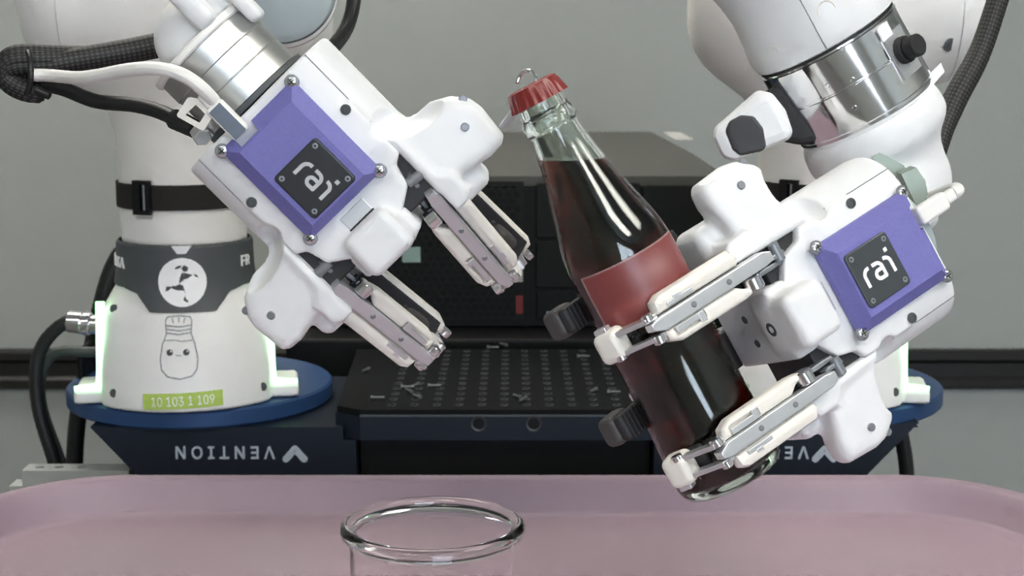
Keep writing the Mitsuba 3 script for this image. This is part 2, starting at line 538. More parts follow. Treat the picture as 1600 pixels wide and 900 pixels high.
# stand between and below the pedestals
sx0, sx1 = -.1335, .1215
add('robot_stand__box', cube((sx0 + .001, 1.305, -.26), (sx1 - .001, 1.52, -.0275)), 'm_case_black', smooth=False)
add('robot_stand__crossbeam', cube((-.36, 1.30, -.20), (.36, 1.46, zb - .0005)), 'm_case_black', smooth=False)
add('robot_stand__column', cube((-.12, 1.33, FZ), (.12, 1.50, -.20)), 'm_case_black', smooth=False)
tag('robot_stand', 'near-black stand box under the perforated plate between the two pedestals', 'stand')

# perforated mounting plate
pz = -0.0005
pA, pB = at_z(524, 634, pz), at_z(556, 545, pz)
px0, px1 = at_z(562, 641, pz), at_z(1010, 641, pz)
plate_y0, plate_y1 = px0[1], pB[1]
PW = [(px0[0], plate_y0), (at_z(1024, 641, pz)[0], plate_y0), (at_z(1060, 634, pz)[0], pA[1] + .0), (at_z(1050, 545, pz)[0], plate_y1), (pB[0], plate_y1), (pA[0], pA[1])]
outl = Polygon(PW)
holes = []
hx = np.linspace(px0[0] + .026, PW[1][0] - .012, 12)
hy = np.linspace(plate_y0 + .020, plate_y1 - .012, 12)
for x in hx:
    for y in hy:
        holes.append(Point(x, y).buffer(.0030, quad_segs=3))
top = outl.buffer(-.0015).difference(unary_union(holes))
add('mounting_plate__top', ext(top, -.006, pz), 'm_plate', smooth=False)
add('mounting_plate__core', ext(outl, -.027, -.0062), 'm_navy', smooth=False)
add('mounting_plate__edge_strip', cube((px0[0], plate_y0 - .0003, -.0062), (PW[1][0], plate_y0 + .001, -.0045)), 'm_darkgrey', smooth=False)
for i, (x, y) in enumerate([(h.centroid.x, h.centroid.y) for h in holes]):
    if (i * 7919) % 11 < 4:
        pass
add('mounting_plate__hole_rims', cat(*[lathe([(.0031, 0), (.0036, 0), (.0034, .0003), (.0031, .0002)], 10, (h.centroid.x, h.centroid.y, pz)) for h in holes]), 'm_rim')
labels['mounting_plate__hole_rims'] = {'kind': 'stuff', 'label': 'grey metal rims of the small threaded holes'}
for px in (748, 834):
    c = at_y(px, 662, plate_y0)
    add('mounting_plate__front_hole', cat(lathe([(0.0048, -.0002), (.0062, .0004), (.0066, 0), (.0066, -.0004)], 24, c, (0, -1, 0)), cyl(c + [0, .002, 0], c + [0, -.0004, 0], .0049, 0)), 'm_case_black')
    add('mounting_plate__hole_ring', lathe([(.0050, .0001), (.0068, .0006), (.0072, .0001), (.0050, .0001)], 28, c, (0, -1, 0)), 'm_hole_ring')
tag('mounting_plate', 'dark flat perforated metal plate with two round front holes, between the robot bases', 'plate')
# small bits lying on the plate: screws and clips
rng = np.random.default_rng(5)
for i, (px, py) in enumerate([(630, 608), (642, 615), (652, 604), (672, 606), (812, 624), (820, 626), (764, 546), (790, 542), (930, 612), (952, 616), (990, 600), (1000, 606), (583, 625), (655, 624), (575, 580), (905, 560)]):
    c = at_z(px, py, pz)
    add('loose_screw', cat(cyl(c + [0, 0, .0022], c + np.array([math.cos(i * 2.1), math.sin(i * 2.1), 0]) * .010 + [0, 0, .0022], .0011), cyl(c + [0, 0, .0022], c - np.array([math.cos(i * 2.1), math.sin(i * 2.1), 0]) * .002 + [0, 0, .0022], .0019)), 'm_rim')
for kx in [x for x in list(scene) if x.startswith('loose_screw')]:
    tag(kx, 'small dull metal screw lying loose on the dark perforated plate', 'screw', 'loose screws on the perforated plate')

# aluminium rail at the left under the tray's far corner
ra = at_z(32, 741, -.060); rb = at_z(206, 728, -.060)
y_r = 1.315
xr0, xr1 = at_y(40, 733, y_r)[0], at_y(206, 733, y_r)[0]
zr1 = at_y(60, 730, y_r)[2]
railp = sbox(xr0, y_r - .011, xr1, y_r + .011).difference(unary_union([Point(at_y(p, 727, y_r)[0], y_r).buffer(.004) for p in (62, 92, 128)]))
add('metal_rail', ext(railp, zr1 - .014, zr1), 'm_rail', smooth=False)
add('metal_rail__foot', cube((xr0 - .012, y_r - .011, zr1 - .022), (xr0 + .06, y_r + .011, zr1 - .0142)), 'm_rail', smooth=False)
tag('metal_rail', 'short silver aluminium rail with holes behind the far left corner of the pink tray', 'rail')
add('rail_bracket', cube((xr0 + .01, y_r - .015, FZ), (xr0 + .04, y_r + .015, zr1 - .0222)), 'm_case_black', smooth=False)
tag('rail_bracket', 'black upright post holding the short silver rail', 'post')

# ------------------------------------------------------------------ the workstation behind
wy0, wy1 = 1.63, 2.40
wa, wb = at_y(470, 275, wy0), at_y(1138, 275, wy0)
wz1 = wa[2]; wzb = at_y(0, 512, wy0)[2]
wx0_, wx1_ = wa[0], wb[0]
add('cabinet', rbox((wx0_ - .012, wy0 - .06, FZ), (wx1_ + .02, wy1 + .1, wzb - .0006), .004), 'm_case_black', smooth=False)
tag('cabinet', 'black cabinet carrying the workstation computer behind the perforated plate', 'cabinet')
sh = [(wx0_, wy0 + .004), (wx1_, wy0 + .004), (wx1_, wy0 + .35), (wx1_ - .012, wy1), (wx0_ + .012, wy1), (wx0_, wy0 + .35)]
add('computer__lid', rprism(sh, wz1 - .012, wz1, .002, .02), 'm_case_grey')
add('computer__case', rprism([(a * .998, b) for a, b in sh], wzb, wz1 - .0122, .002, .015), 'm_case_black')
FF = frame((0, wy0 + .004, 0), (1, 0, 0), (0, 0, 1), (0, -1, 0))
P = lambda px, py: (at_y(px, py, wy0)[0], at_y(px, py, wy0)[2])
def prect(x0, y0, x1, y1):
    a, b = P(x0, y0), P(x1, y1)
    return sbox(min(a[0], b[0]), min(a[1], b[1]), max(a[0], b[0]), max(a[1], b[1]))
g = prect(520, 284, 818, 500)
hex_ = []
pitch = .0088
gx0, gz0, gx1, gz1 = g.bounds
row = 0
z = gz0 + .006
while z < gz1 - .004:
    x = gx0 + .006 + (pitch / 2 if row % 2 else 0)
    while x < gx1 - .005:
        hex_.append(Point(x, z).buffer(.0034, quad_segs=2)); x += pitch
    z += pitch * .866; row += 1
add('computer__grille', ext(g.difference(unary_union(hex_)), .0003, .003), 'm_bay', FF, smooth=False)
labels['computer__grille'] = {'label': 'black perforated honeycomb front grille'}
add('computer__drive_bay', rprism(np.array(prect(838, 286, 1000, 372).exterior.coords[:-1]), .0003, .004, .001, .003), 'm_bay', FF)
add('computer__drive_bay', rprism(np.array(prect(838, 376, 1000, 450).exterior.coords[:-1]), .0003, .004, .001, .003), 'm_bay', FF)
add('computer__drive_bay', rprism(np.array(prect(1004, 290, 1092, 480).exterior.coords[:-1]), .0003, .004, .001, .003), 'm_bay', FF)
add('computer__drive_bay', rprism(np.array(prect(838, 454, 1000, 500).exterior.coords[:-1]), .0003, .003, .001, .003), 'm_case_black', FF)
hd = unary_union([prect(806, 386, 817, 440), prect(806, 386, 824, 397)])
add('computer__latch', ext(hd, .003, .007), 'm_sticker', FF, smooth=False)
labels['computer__latch'] = {'label': 'pale grey vertical latch handle'}
add('computer__red_mark', ext(prect(806, 462, 817, 490), .0031, .0042), 'm_red', FF, smooth=False)
add('computer__led', ext(prect(854, 487, 867, 494), .0031, .005), 'm_led', FF, smooth=False)
add('computer__led', ext(prect(884, 487, 897, 494), .0031, .005), 'm_led', FF, smooth=False)
add('computer__sticker', ext(prect(628, 386, 657, 410), .0031, .0035), 'm_sticker_green', FF, smooth=False)
s0, s1 = at_z(1036, 207, wz1), at_z(1084, 219, wz1)
add('computer__lid_label', cube((s0[0], s1[1], wz1 + .0001), (s1[0], s0[1], wz1 + .0008)), 'm_sticker', smooth=False)
s0, s1 = at_z(960, 231, wz1), at_z(970, 242, wz1)
add('computer__lid_mark', cube((s0[0], s1[1], wz1 + .0001), (s1[0], s0[1], wz1 + .0006)), 'm_red', smooth=False)
tag('computer', 'wide workstation computer with grey top and black perforated front, behind the bottle', 'computer')

# ------------------------------------------------------------------ robot arms
BASE_PROF = [(.0895, 0), (.0890, .012), (.0855, .03), (.0785, .055), (.0715, .073), (.0645, .088), (.0600, .102), (.0578, .115), (.0572, .126)]


def base_r(z):
    return float(np.interp(z, [q[1] for q in BASE_PROF], [q[0] for q in BASE_PROF]))


def wrap(m, o, rfun, lift=0.0):
    """Lays a flat mesh (u to the right, v up, w outwards) round the vertical axis at o, facing the camera."""
    m = tm(m).copy()
    m = m.subdivide_to_size(.004) if max(m.extents[:2]) > .006 else m
    u, v, w = m.vertices.T
    r = np.array([rfun(z) for z in v]) + lift
    ph = u / r
    m.vertices = np.column_stack([o[0] + (r + w) * np.sin(ph), o[1] - (r + w) * np.cos(ph), v])
    return m


def strokes(lines, w):
    return unary_union([LineString(l).buffer(w / 2, quad_segs=4) for l in lines])


def arc(cx, cy, rx, ry, a0, a1, n=14):
    return [(cx + rx * math.cos(math.radians(a)), cy + ry * math.sin(math.radians(a))) for a in np.linspace(a0, a1, n)]


def arm_base(n, ax, decal):
    o = np.array([ax, AY, 0])
    # skirt: a cone cut flat at both sides
    def f(p):
        q = p - o
        r = np.hypot(q[..., 0], q[..., 1])
        d = sd_ext(r - np.interp(q[..., 2], [a[1] for a in BASE_PROF], [a[0] for a in BASE_PROF]), q[..., 2], 0.0006, .128, .001)
        back = sd_box(q, (0, .03, .046), (.0715, .076, .0465), .022)
        d = smin(d, back, .012)
        d = smax(d, np.abs(q[..., 0]) - .0725, .003)
        foot = sd_box(q, (0, -.015, .0068), (.0965, .030, .0060), .003)
        return np.minimum(d, foot)
    add(n + '__base', nets(f, o + [-.10, -.095, -.002], o + [.10, .14, .132], .0021), 'm_shell', smooth=40)
    labels[n + '__base'] = {'label': 'white flared base'}
    for s in (-1, 1):
        pts = [(s * .0718, -.034, .089), (s * .0722, -.038, .060), (s * .0728, -.041, .030), (s * .0735, -.043, .0165)]
        for (a, b) in zip(pts[:-1], pts[1:]):
            pass
        strip = cat(*[cyl(o + a, o + b, .0040, .0005, 12) for a, b in zip(pts[:-1], pts[1:])], cyl(o + pts[-1], o + (s * .0955, -.0435, .0145), .0026, .0005, 12))
        kk = n + '__light_strip' + ('' if s < 0 else '_001')
        scene[kk] = mikit.ply(xf(strip, TURN[0]), 'm_white', smooth=40, emitter={'type': 'area', 'radiance': {'type': 'rgb', 'value': [.85, 3.2, 1.05]}})
        labels[kk] = {'label': 'glowing green-white light strip'}
    for (x, z) in ((-.0600, .0835), (-.0605, .0145), (.0655, .0145)):
        r = base_r(z)
        yy = math.sqrt(max(r * r - x * x, 0))
        c = o + [x, -yy, z] if yy > .042 else o + [x, -.0405, z]
        nrm = np.array([x * 8, -.9, .2]); nrm /= np.linalg.norm(nrm)
        add(n + '__screw', cyl(c - nrm * .002, c + nrm * .0006, .0038, .0006, 18), 'm_darkgrey')
    # dark ring with its plaque
    A = np.radians(np.linspace(-180, 180, 241))
    def zlow(a):
        d = abs(math.degrees(a))
        return float(np.interp(d, [0, 24, 38, 55, 180], [.0835, .0835, .098, .1015, .1015]))
    R0, R1 = .0572, .0596
    prof = []
    v, fcs = [], []
    for a in A:
        zl = zlow(a)
        zz = [zl] + [zl + (.115 - zl) * i / 6 for i in range(1, 7)] + [.1365, .1385, .1395]
        rr = [max(R1 + .0006, base_r(z) + .0022) for z in zz[:-3]] + [R1, R1 - .0012, R0]
        for r, z in zip(rr, zz):
            v.append((o[0] + r * math.sin(a), o[1] - r * math.cos(a), z))
    K = 10
    rz = [q for q in np.linspace(.08, .115, 15)] + [.1365]
    rt = [max(R1 + .0006, base_r(q) + .0022) for q in rz[:-1]] + [R1]
    rr = lambda z: float(np.interp(z, rz, rt)) + .0003
    for i in range(len(A) - 1):
        for j in range(K - 1):
            p, q = i * K + j, (i + 1) * K + j
            fcs += [(p, q, q + 1), (p, q + 1, p + 1)]
    ring = trimesh.Trimesh(v, fcs, process=False)
    ring = cat(ring, cat(*[]) if False else trimesh.Trimesh(np.array(v) * 1, [t[::-1] for t in fcs], process=False)) if False else ring
    add(n + '__ring', ring, 'm_darkgrey', smooth=50)
    labels[n + '__ring'] = {'label': 'dark grey collar ring with front plaque'}
    em = ext(Point(0, .1085).buffer(.0205, quad_segs=16), 0, .0007)
    add(n + '__emblem', wrap(em, o, rr), 'm_letter_white', smooth=False)
    s = .0205 / 107.0   # the emblem's figures, measured on an enlarged view (disc radius 107)
    figs = [[(-32, 62), (-18, 72), (0, 74), (-6, 64), (-24, 58)], [(-2, 62), (10, 76), (28, 64), (22, 48), (6, 46)], [(6, 42), (8, 12), (-14, -6), (-10, 20), (-2, 40)],
            [(8, 42), (46, 30), (22, 16), (8, 12)], [(52, 36), (66, 28), (70, 18), (54, 24)], [(-14, -8), (-46, -26), (-26, -34), (6, -36), (14, -52), (2, -14)],
            [(-68, -18), (-46, -20), (-60, -36), (-74, -40)], [(-26, -22), (-40, -14), (-50, -24)], [(10, -58), (4, -78), (18, -88), (26, -84), (14, -72)]]
    fig = unary_union([Polygon([(a * s, .1085 + b * s) for a, b in q]).buffer(0) for q in figs])
    add(n + '__emblem_figure', wrap(ext(fig, .0007, .0012), o, rr), 'm_ink', smooth=False)
    add(n + '__white_notch', wrap(ext(Polygon([(-.0085, .1393), (.0085, .1393), (.0035, .1325), (-.0035, .1325)]), 0, .001), o, lambda z: R1 + .0002), 'm_white', smooth=False)
    for t, u in (('FRANKA', -56), ('FR', 55)):
        t_ = text_poly(t, .0088, True)
        b = t_.bounds
        u0 = math.radians(u) * R1 - (b[1][0] if u < 0 else b[0][0])
        add(n + '__lettering', wrap(xf(t_, move(u0, .1175, 0)), o, rr), 'm_letter_white', smooth=False)
    if decal:
        # line drawing of a salt shaker on the base
        cx, L = (279 - 287) / 1765 + .001, []
        S = lambda pts: [(cx + (x - 840) / 3 / 1765, .0555 - (y - 580) / 3 / 1715) for x, y in pts]
        L.append(S([(785, 525), (765, 570), (755, 630), (760, 675), (785, 703), (840, 714), (893, 703), (917, 675), (922, 630), (910, 570), (893, 522)]))
        L.append(S([(785, 525), (780, 470), (790, 455), (840, 450), (888, 455), (898, 470), (893, 522)]))
        L += [S([(782, 490), (840, 496), (896, 490)]), S([(784, 520), (840, 528), (893, 520)]), S([(783, 505), (840, 512), (895, 506)])]
        L += [S([(810, 462), (815, 478)]), S([(840, 458), (840, 475)]), S([(866, 462), (861, 478)])]
        outl = strokes(L, .0010)
        L2 = [S([(775, 552), (820, 550), (850, 556), (905, 552)]), S([(825, 612), (832, 617), (840, 613), (848, 617)])]
        add(n + '__shaker_drawing', wrap(ext(outl, 0, .0003), o, base_r, .0006), 'm_ink_soft', smooth=False)
        add(n + '__shaker_drawing', wrap(ext(strokes(L2, .0007), 0, .0003), o, base_r, .0006), 'm_ink_soft', smooth=False)
        eyes = unary_union([Point(*S([(c, 602)])[0]).buffer(.0026) for c in (798, 871)])
        sh = unary_union([Point(*S([(c, 597)])[0]).buffer(.0009) for c in (803, 876)])
        add(n + '__shaker_eyes', wrap(ext(eyes.difference(sh), 0, .0004), o, base_r, .0006), 'm_ink', smooth=False)
        labels[n + '__shaker_drawing'] = {'label': 'line drawing of a smiling salt shaker on the base'}
        # green address tape
        tx0, tx1 = (226 - 289) / 1790, (347 - 289) / 1790
        tp = affinity.rotate(sbox(tx0, .0045, tx1, .0178), 1.5)
        add(n + '__label_tape', wrap(ext(tp, 0, .0004), o, base_r, .0006), 'm_tape', smooth=False)
        t_ = text_poly('10 103 1 109', .0078)
        w = t_.extents[0]
        t_ = xf(t_, move((tx0 + tx1) / 2, .0072, 0) @ rot((0, 0, 1), 1.5) @ np.diag([.053 / w, 1, 1, 1]) @ move(-t_.bounds[0][0] - w / 2, 0, 0))
        t_.vertices[:, 2] = np.where(t_.vertices[:, 2] > .0005, .0007, .0004)
        add(n + '__label_tape__lettering', wrap(t_, o, base_r, .0006), 'm_letter_white', smooth=False)
        labels[n + '__label_tape'] = {'label': 'green tape label with number lettering'}
    # column
    colp = [(.0545, .1365), (.0548, .155), (.0553, .20), (.0565, .235), (.060, .262), (.066, .285)]
    return o, colp


def surf(m, px, py):
    """The first point of the mesh seen at pixel (px, py)."""
    d = at(px, py, 1) - CAM
    a, b, c = (m.vertices[m.faces[:, k]] for k in range(3))
    e1, e2 = b - a, c - a
    h = np.cross(d, e2)
    det = (e1 * h).sum(1)
    with np.errstate(all='ignore'):
        q = CAM - a
        u = (q * h).sum(1) / det
        w = np.cross(q, e1)
        v = (w @ d) / det
        t = (e2 * w).sum(1) / det
    ok = (u >= -1e-6) & (v >= -1e-6) & (u + v <= 1 + 1e-6) & (t > 0)
    return CAM + d * (t[ok].min() if ok.any() else 1.3)


def column_shoulder(n, o, colp, dx, tilt, half):
    def f(p):
        q = p - o
        z = q[..., 2]
        r = np.hypot(q[..., 0], q[..., 1])
        col = sd_ext(r - np.interp(z, [a[1] for a in colp], [a[0] for a in colp]), z, .1365, .36, .001)
        e = np.array([math.cos(tilt), math.sin(tilt), 0])
        c = np.array([dx, 0, .348])
        sh = sd_cyl(q, c - e * half, c + e * half, .072, .050)
        return smin(col, sh, .05)
    body = nets(f, o + [-.19, -.12, .134], o + [.19, .12, .44], .004)
    add(n + '__column', body, 'm_shell', smooth=40)
    e = np.array([math.cos(tilt), math.sin(tilt), 0])
    for t in (-.090, .090):
        add(n + '__column__seam', lathe([(.0705, -.0004), (.0721, -.0004), (.0721, .0004), (.0705, .0004), (.0705, -.0004)], 96, o + [dx, 0, .348] + e * t, e), 'm_alu', smooth=40)
    if n.endswith('001'):
        hit = surf(body, 1485, 70)
        nn = hit - (o + [dx, 0, .348]); nn -= e * (nn @ e) * .3; nn /= np.linalg.norm(nn)
        add(n + '__column__screw_hole', cyl(hit - nn * .002, hit + nn * .0008, .0062, .0005), 'm_darkgrey')
    labels[n + '__column'] = {'label': 'white column and rounded shoulder'}


for s, n in ((0, 'robot'), (1, 'robot_001')):
    TURN[0] = rot((0, 0, 1), (9, -9)[s], (AX[s], AY, 0))
    o, colp = arm_base(n, AX[s], s == 0)
    TURN[0] = None
    column_shoulder(n, o, colp, (0.002, 0.0125)[s], math.radians((4, -4)[s]), .132)
tag('robot', 'left white robot arm whose base carries a salt shaker drawing and green tape', 'robot arm')
tag('robot_001', 'right white robot arm with mirror-polished wrist cylinder, behind the bottle-holding gripper', 'robot arm')

# strap with buckle round each column
for s in (0, 1):
    n = 'strap' + ('' if not s else '_001')
    o = np.array([AX[s], AY, 0])
    add(n + '__band', lathe([(.0562, .1690), (.0576, .1690), (.0576, .1905), (.0562, .1905), (.0562, .1690)], 96, o), 'm_strap', smooth=40)
    bk = ext(sbox(-.0085, -.0145, .0085, .0145).difference(sbox(-.001, -.0115, .0045, .0115)), 0, .004)
    ph = math.radians((-23, -38)[s])
    F = frame(o + [.0579 * math.sin(ph), -.0579 * math.cos(ph), .180], (math.cos(ph), math.sin(ph), 0), (0, 0, 1), (math.sin(ph), -math.cos(ph), 0))
    add(n + '__buckle', bk, 'm_case_black', F, smooth=False)
    add(n + '__buckle_bar', rbox((.0008, -.0112, .0004), (.0034, .0112, .003), .001), 'm_link_grey', F)
tag('strap', 'black buckled strap around the column of the left robot arm', 'strap')
tag('strap_001', 'black strap around the column of the right robot arm, mostly hidden', 'strap')

# ------------------------------------------------------------------ gripper frames
def view_frame(px, py):
    """Right, up and towards-the-viewer directions for what stands at pixel (px, py)."""
    t = -(at(px, py, 1) - CAM)
    t /= np.linalg.norm(t)
    r = np.cross([0, 0, 1.0], t); r /= np.linalg.norm(r)
    return r, np.cross(t, r), t


def gripper_frame(px, py, d, ang, tilt, roll, s=.001):
    """ang: direction of the gripper's axis in the picture (degrees, counter-clockwise from right); tilt: axis towards the viewer; roll about the axis."""
    R_, U_, T_ = view_frame(px, py)
    a, t, q = map(math.radians, (ang, tilt, roll))
    e = math.cos(a) * R_ + math.sin(a) * U_
    ex = math.cos(t) * e + math.sin(t) * T_
    ez = math.cos(t) * T_ - math.sin(t) * e
    ey = np.cross(ez, ex)
    ey, ez = math.cos(q) * ey + math.sin(q) * ez, math.cos(q) * ez - math.sin(q) * ey
    return frame(at(px, py, d), ex, ey, ez, s)


G = [gripper_frame(472, 250, .885, -46.2, 0, 9), gripper_frame(1372, 411, .885, -180 + 36.3, 34, -12, .000984)]

# ------------------------------------------------------------------ gripper meshes, in millimetres: x towards the fingers, z out of the purple case
def scoop(x, ya, z):
    e = np.stack([(x - 21 - .25 * (ya - 50)) / 12, (ya - 61) / 22, (z + 6) / 21], -1)
    return (np.linalg.norm(e, axis=-1) - 1) * 13


def mesh_housing():
    tong = [(-5, -43), (36, -43), (40, -36.5), (53, -33), (61, -21), (76, -21), (76, 21), (61, 21), (53, 33), (40, 36.5), (36, 43), (-5, 43)]
    def f(p):
        x, y, z = p[..., 0], p[..., 1], p[..., 2]
        sec = sd_box(np.stack([np.zeros_like(y), y, z + 33], -1), (0, 0, 0), (1e3, 56, 33), 29)
        d = sd_ext(sec, x, -42, 25, 2.2)
        t = sd_ext(sd_poly(x, y, tong), z, -65, -1.0, 2.0)
        d = smin(d, t, 3)
        ya = np.abs(y)
        # scoops where the side pods grow out of the body
        d = smax(d, -scoop(x, ya, z), 1.0)
        return d
    return nets(f, (-46, -60, -69), (80, 60, 4), 1.4)


def mesh_knob():
    def f(p):
        d = sd_box(p, (64, 0, -2), (14.5, 16.8, 19), 5.5)
        t = sd_box(p, (68, 0, -34), (8, 22.5, 32), 2.5)
        return smin(d, t, 6)
    return nets(f, (47, -26, -70), (82, 26, 20), 1.2)


def mesh_pod():
    out = [(25, 43), (24, 57), (27.5, 74), (34, 86), (43, 93), (51, 94.5), (72, 92.5), (75, 88), (75.5, 79), (71.5, 60), (69, 55), (82, 55), (83.5, 43)]
    def f(p):
        x, y, z = p[..., 0], p[..., 1], p[..., 2]
        lob = [q for q in out if q[1] > 44 and q[0] < 78] + [(68, 43), (25, 43)]
        d = sd_ext(sd_poly(x, y, lob), z, -31, -2 , 9)
        # the lobe thins towards its outer end
        d = smax(d, (z + 2 + .16 * (y - 43)) * .98, 8)
        flap = sd_ext(sd_poly(x, y, [(24, 43), (24, 47.5), (60, 49), (66, 57), (80, 57), (84, 52), (84, 43)]), z, -50, -2.5, 2.5)
        deep = sd_box(p, (71, 55, -36), (16, 15, 16), 7)
        flap = smin(flap, deep, 5)
        ear = sd_ext(sd_poly(x, y, [(12, 43), (12, 54), (30, 57), (60, 55), (60, 43)]), z, -52, -12, 5)
        return smax(smin(smin(d, flap, 5), ear, 6), -scoop(x, y, z), 1.0)
    return nets(f, (10, 39, -57), (91, 98, 2), 1.3)


H_HOUS, H_KNOB, H_POD = mesh_housing(), mesh_knob(), mesh_pod()
H_POD_M = xf(H_POD, np.diag([1, -1, 1, 1.0]))


def mesh_case():
    lay = [((-36, -29, 36, 29), 0), ((-36, -29, 36, 29), 5), ((-28, -21, 31, 22), 13), ((-27.4, -20.4, 30.4, 21.4), 13.6)]
    pts = []
    m = hull_pts([(x, y, z) for (a, b, c, d), z in lay for x in (a, c) for y in (b, d)])
    man = m3.Manifold(m3.Mesh(np.asarray(m.vertices, np.float32), np.asarray(m.faces, np.uint32)))
    cut = m3.Manifold.cube((9, 15.5, 20)).translate((-38, -19.5, -1))
    for sx in (-36, 36):
        for sy in (-29, 29):
            cut += m3.Manifold.cylinder(20, 4.0, 4.0, 20).translate((sx, sy, 4.2))
    return tm(man - cut)


def rai():
    """Lettering, about one unit tall, starting at the origin."""
    w = .20
    r = LineString([(0.1, 0), (.1, .55)] + arc(.45, .55, .35, .35, 180, 90) + [(.52, .9)])
    a = LineString([(.74, .9), (1.0, .9)] + arc(1.0, .6, .30, .30, 90, 0) + [(1.30, .1), (.98, .1)] + arc(.98, .32, .22, .22, 270, 90) + [(1.30, .54)])
    i = LineString([(1.52, .9), (1.60, .9)] + arc(1.60, .6, .30, .30, 90, 0) + [(1.90, 0)])
    g = unary_union([q.buffer(w / 2, cap_style=2, join_style=1) for q in (r, a, i)] + [sbox(1.80, 1.12, 2.02, 1.34)])
    return affinity.translate(g, -1.0, -.56)


def screw_mesh(r, h):
    head = lathe([(0, 0), (r, 0), (r, h * .45), (r * .75, h * .85), (0, h)], 20)
    return head


# finger, its own frame: x along the finger, y across, z dorsal; the proximal link is L long
FL = 90.0


def finger_parts():
    p = []
    bar = [(3, -3.8), (10, -5), (FL - 6, -5), (FL + 1, -2), (FL + 1, 2), (FL - 6, 3.6), (8, 3.6), (3, 1.5)]
    p.append(('side_bar', rprism(bar, -6, 3.2, 1.0), 'm_silver'))
    outer = [(24, 4.2), (22, 8), (26, 14.5), (FL - 12, 14.5), (FL - 7, 12), (FL - 6, 4.2)]
    p.append(('outer_shell', rprism(outer, -9, 2.4, 4.2), 'm_finger_white'))
    def inner(q):
        x, y, z = q[..., 0], q[..., 1], q[..., 2]
        out = [(20, -11.5), (23, -14), (30, -15), (FL - 14, -15), (FL - 7, -12), (FL - 6, -5.4), (33, -5.4), (28, -9)]
        d = sd_ext(sd_poly(x, y, out), z, -9, 1.6, 3.0)
        pk = sd_box(q, (FL - 22, -8.6, 1.5), (11, 2.6, 3.4), .4)
        return smax(d, -pk, .4)
    p.append(('inner_shell', nets(inner, (2, -17, -11), (FL, -3, 4), .75), 'm_finger_white'))
    p.append(('pocket_plate', cat(rbox((FL - 32, -9.6, .6), (FL - 12, -6.0, 1.9), .4), rbox((FL - 32, -12.2, .6), (FL - 28, -6.0, 2.1), .4)), 'm_silver'))
    p.append(('outer_pocket', cat(rbox((FL - 32, 5.4, 1.2), (FL - 14, 8.2, 2.8), .5), rbox((FL - 24, 7.5, 1.2), (FL - 19, 10, 2.9), .5)), 'm_silver'))
    p.append(('crank', rprism([(-7, -7), (-6, -9.8), (2, -10.2), (15, -10), (17, -8.6), (15, -7.2), (4, -6.8)], -15, -7.5, .8), 'm_link_grey'))
    p.append(('crank', rprism([(-10, -3.0), (-9, -6), (2, -5.6), (4, -4), (2, -2.6)], -13, -5.0, .8), 'm_link_grey'))
    p.append(('roller', cyl((20, -13.6, -1.5), (20, -5.6, -1.5), 5.6, .8), 'm_chrome'))
    p.append(('pin', cyl((-6, -8, -7), (-6, 3, -7), 3.2, .5), 'm_link_grey'))
    p.append(('pin', cyl((FL - 1.5, -10, -1.0), (FL - 1.5, -4.9, -1.0), 3.9, .6), 'm_chrome'))
    p.append(('pin', cyl((FL - 1, 3.7, -1.2), (FL - 1, 8, -1.2), 3.4, .6), 'm_chrome'))
    for x in (36, 62):
        p.append(('rivet', cyl((x, -.8, 2.6), (x, -.8, 3.9), 1.7, .4, 16), 'm_link_grey'))
    pad = rprism([(14, -12), (FL - 12, -12), (FL - 8, 0), (FL - 12, 12), (20, 12)], -10.8, -8.0, 1.0)
    p.append(('pad', pad, 'm_rubber'))
    return p


def distal_parts():
    """Outer link with the fingertip block, its frame's origin at the knuckle."""
    p = []
    for y in (-4.6, 6.4):
        p.append(('tip_link', rprism([(-4, -3.4), (22, -3.0), (28, 0), (28, 3.4), (0, 4)], y - 1.5, y + 1.5, .6), 'm_silver'))
    tip = []
    p.append(('fingertip', rbox((20, -9.5, -10), (36, 8.8, 6), 4.4), 'm_finger_white'))
    p.append(('pin', cyl((24.5, -9.6, 2.5), (24.5, -4, 2.5), 3.3, .5), 'm_chrome'))
    p.append(('fingertip_clip', rbox((25, 8.2, -4), (33, 11.4, 3), .8), 'm_silver'))
    p.append(('tip_pad', rbox((14, -8, -14), (34, 8, -8.6), 2.5), 'm_rubber'))
    return p


def xz_prism(poly, y0, y1, c):
    m = rprism(poly, y0, y1, c)
    return xf(m, frame((0, 0, 0), (1, 0, 0), (0, 0, 1), (0, -1, 0)))


F_PARTS = finger_parts()
D_PARTS = []
for nm, m, mt in distal_parts():
    if nm == 'tip_link':      # these lie in the xz plane
        y = m.bounds.mean(0)[2]
        m = xf(m, frame((0, 0, 0), (1, 0, 0), (0, 0, 1), (0, -1, 0)))
    D_PARTS.append((nm, m, mt))


def far_tip():
    m = []
    m.append(('fingertip', rbox((20, -9, -9), (40, 9, 5), 4.5), 'm_rubber_edge'))
    m.append(('tip_pad', rbox((10, -8, -15), (39, 8, -8), 3), 'm_rubber'))
    m.append(('tip_ridges', cat(*[rbox((14 + 4 * i, -7.5, -16.2), (16 + 4 * i, 7.5, -14.4), .6) for i in range(6)]), 'm_rubber'))
    return m


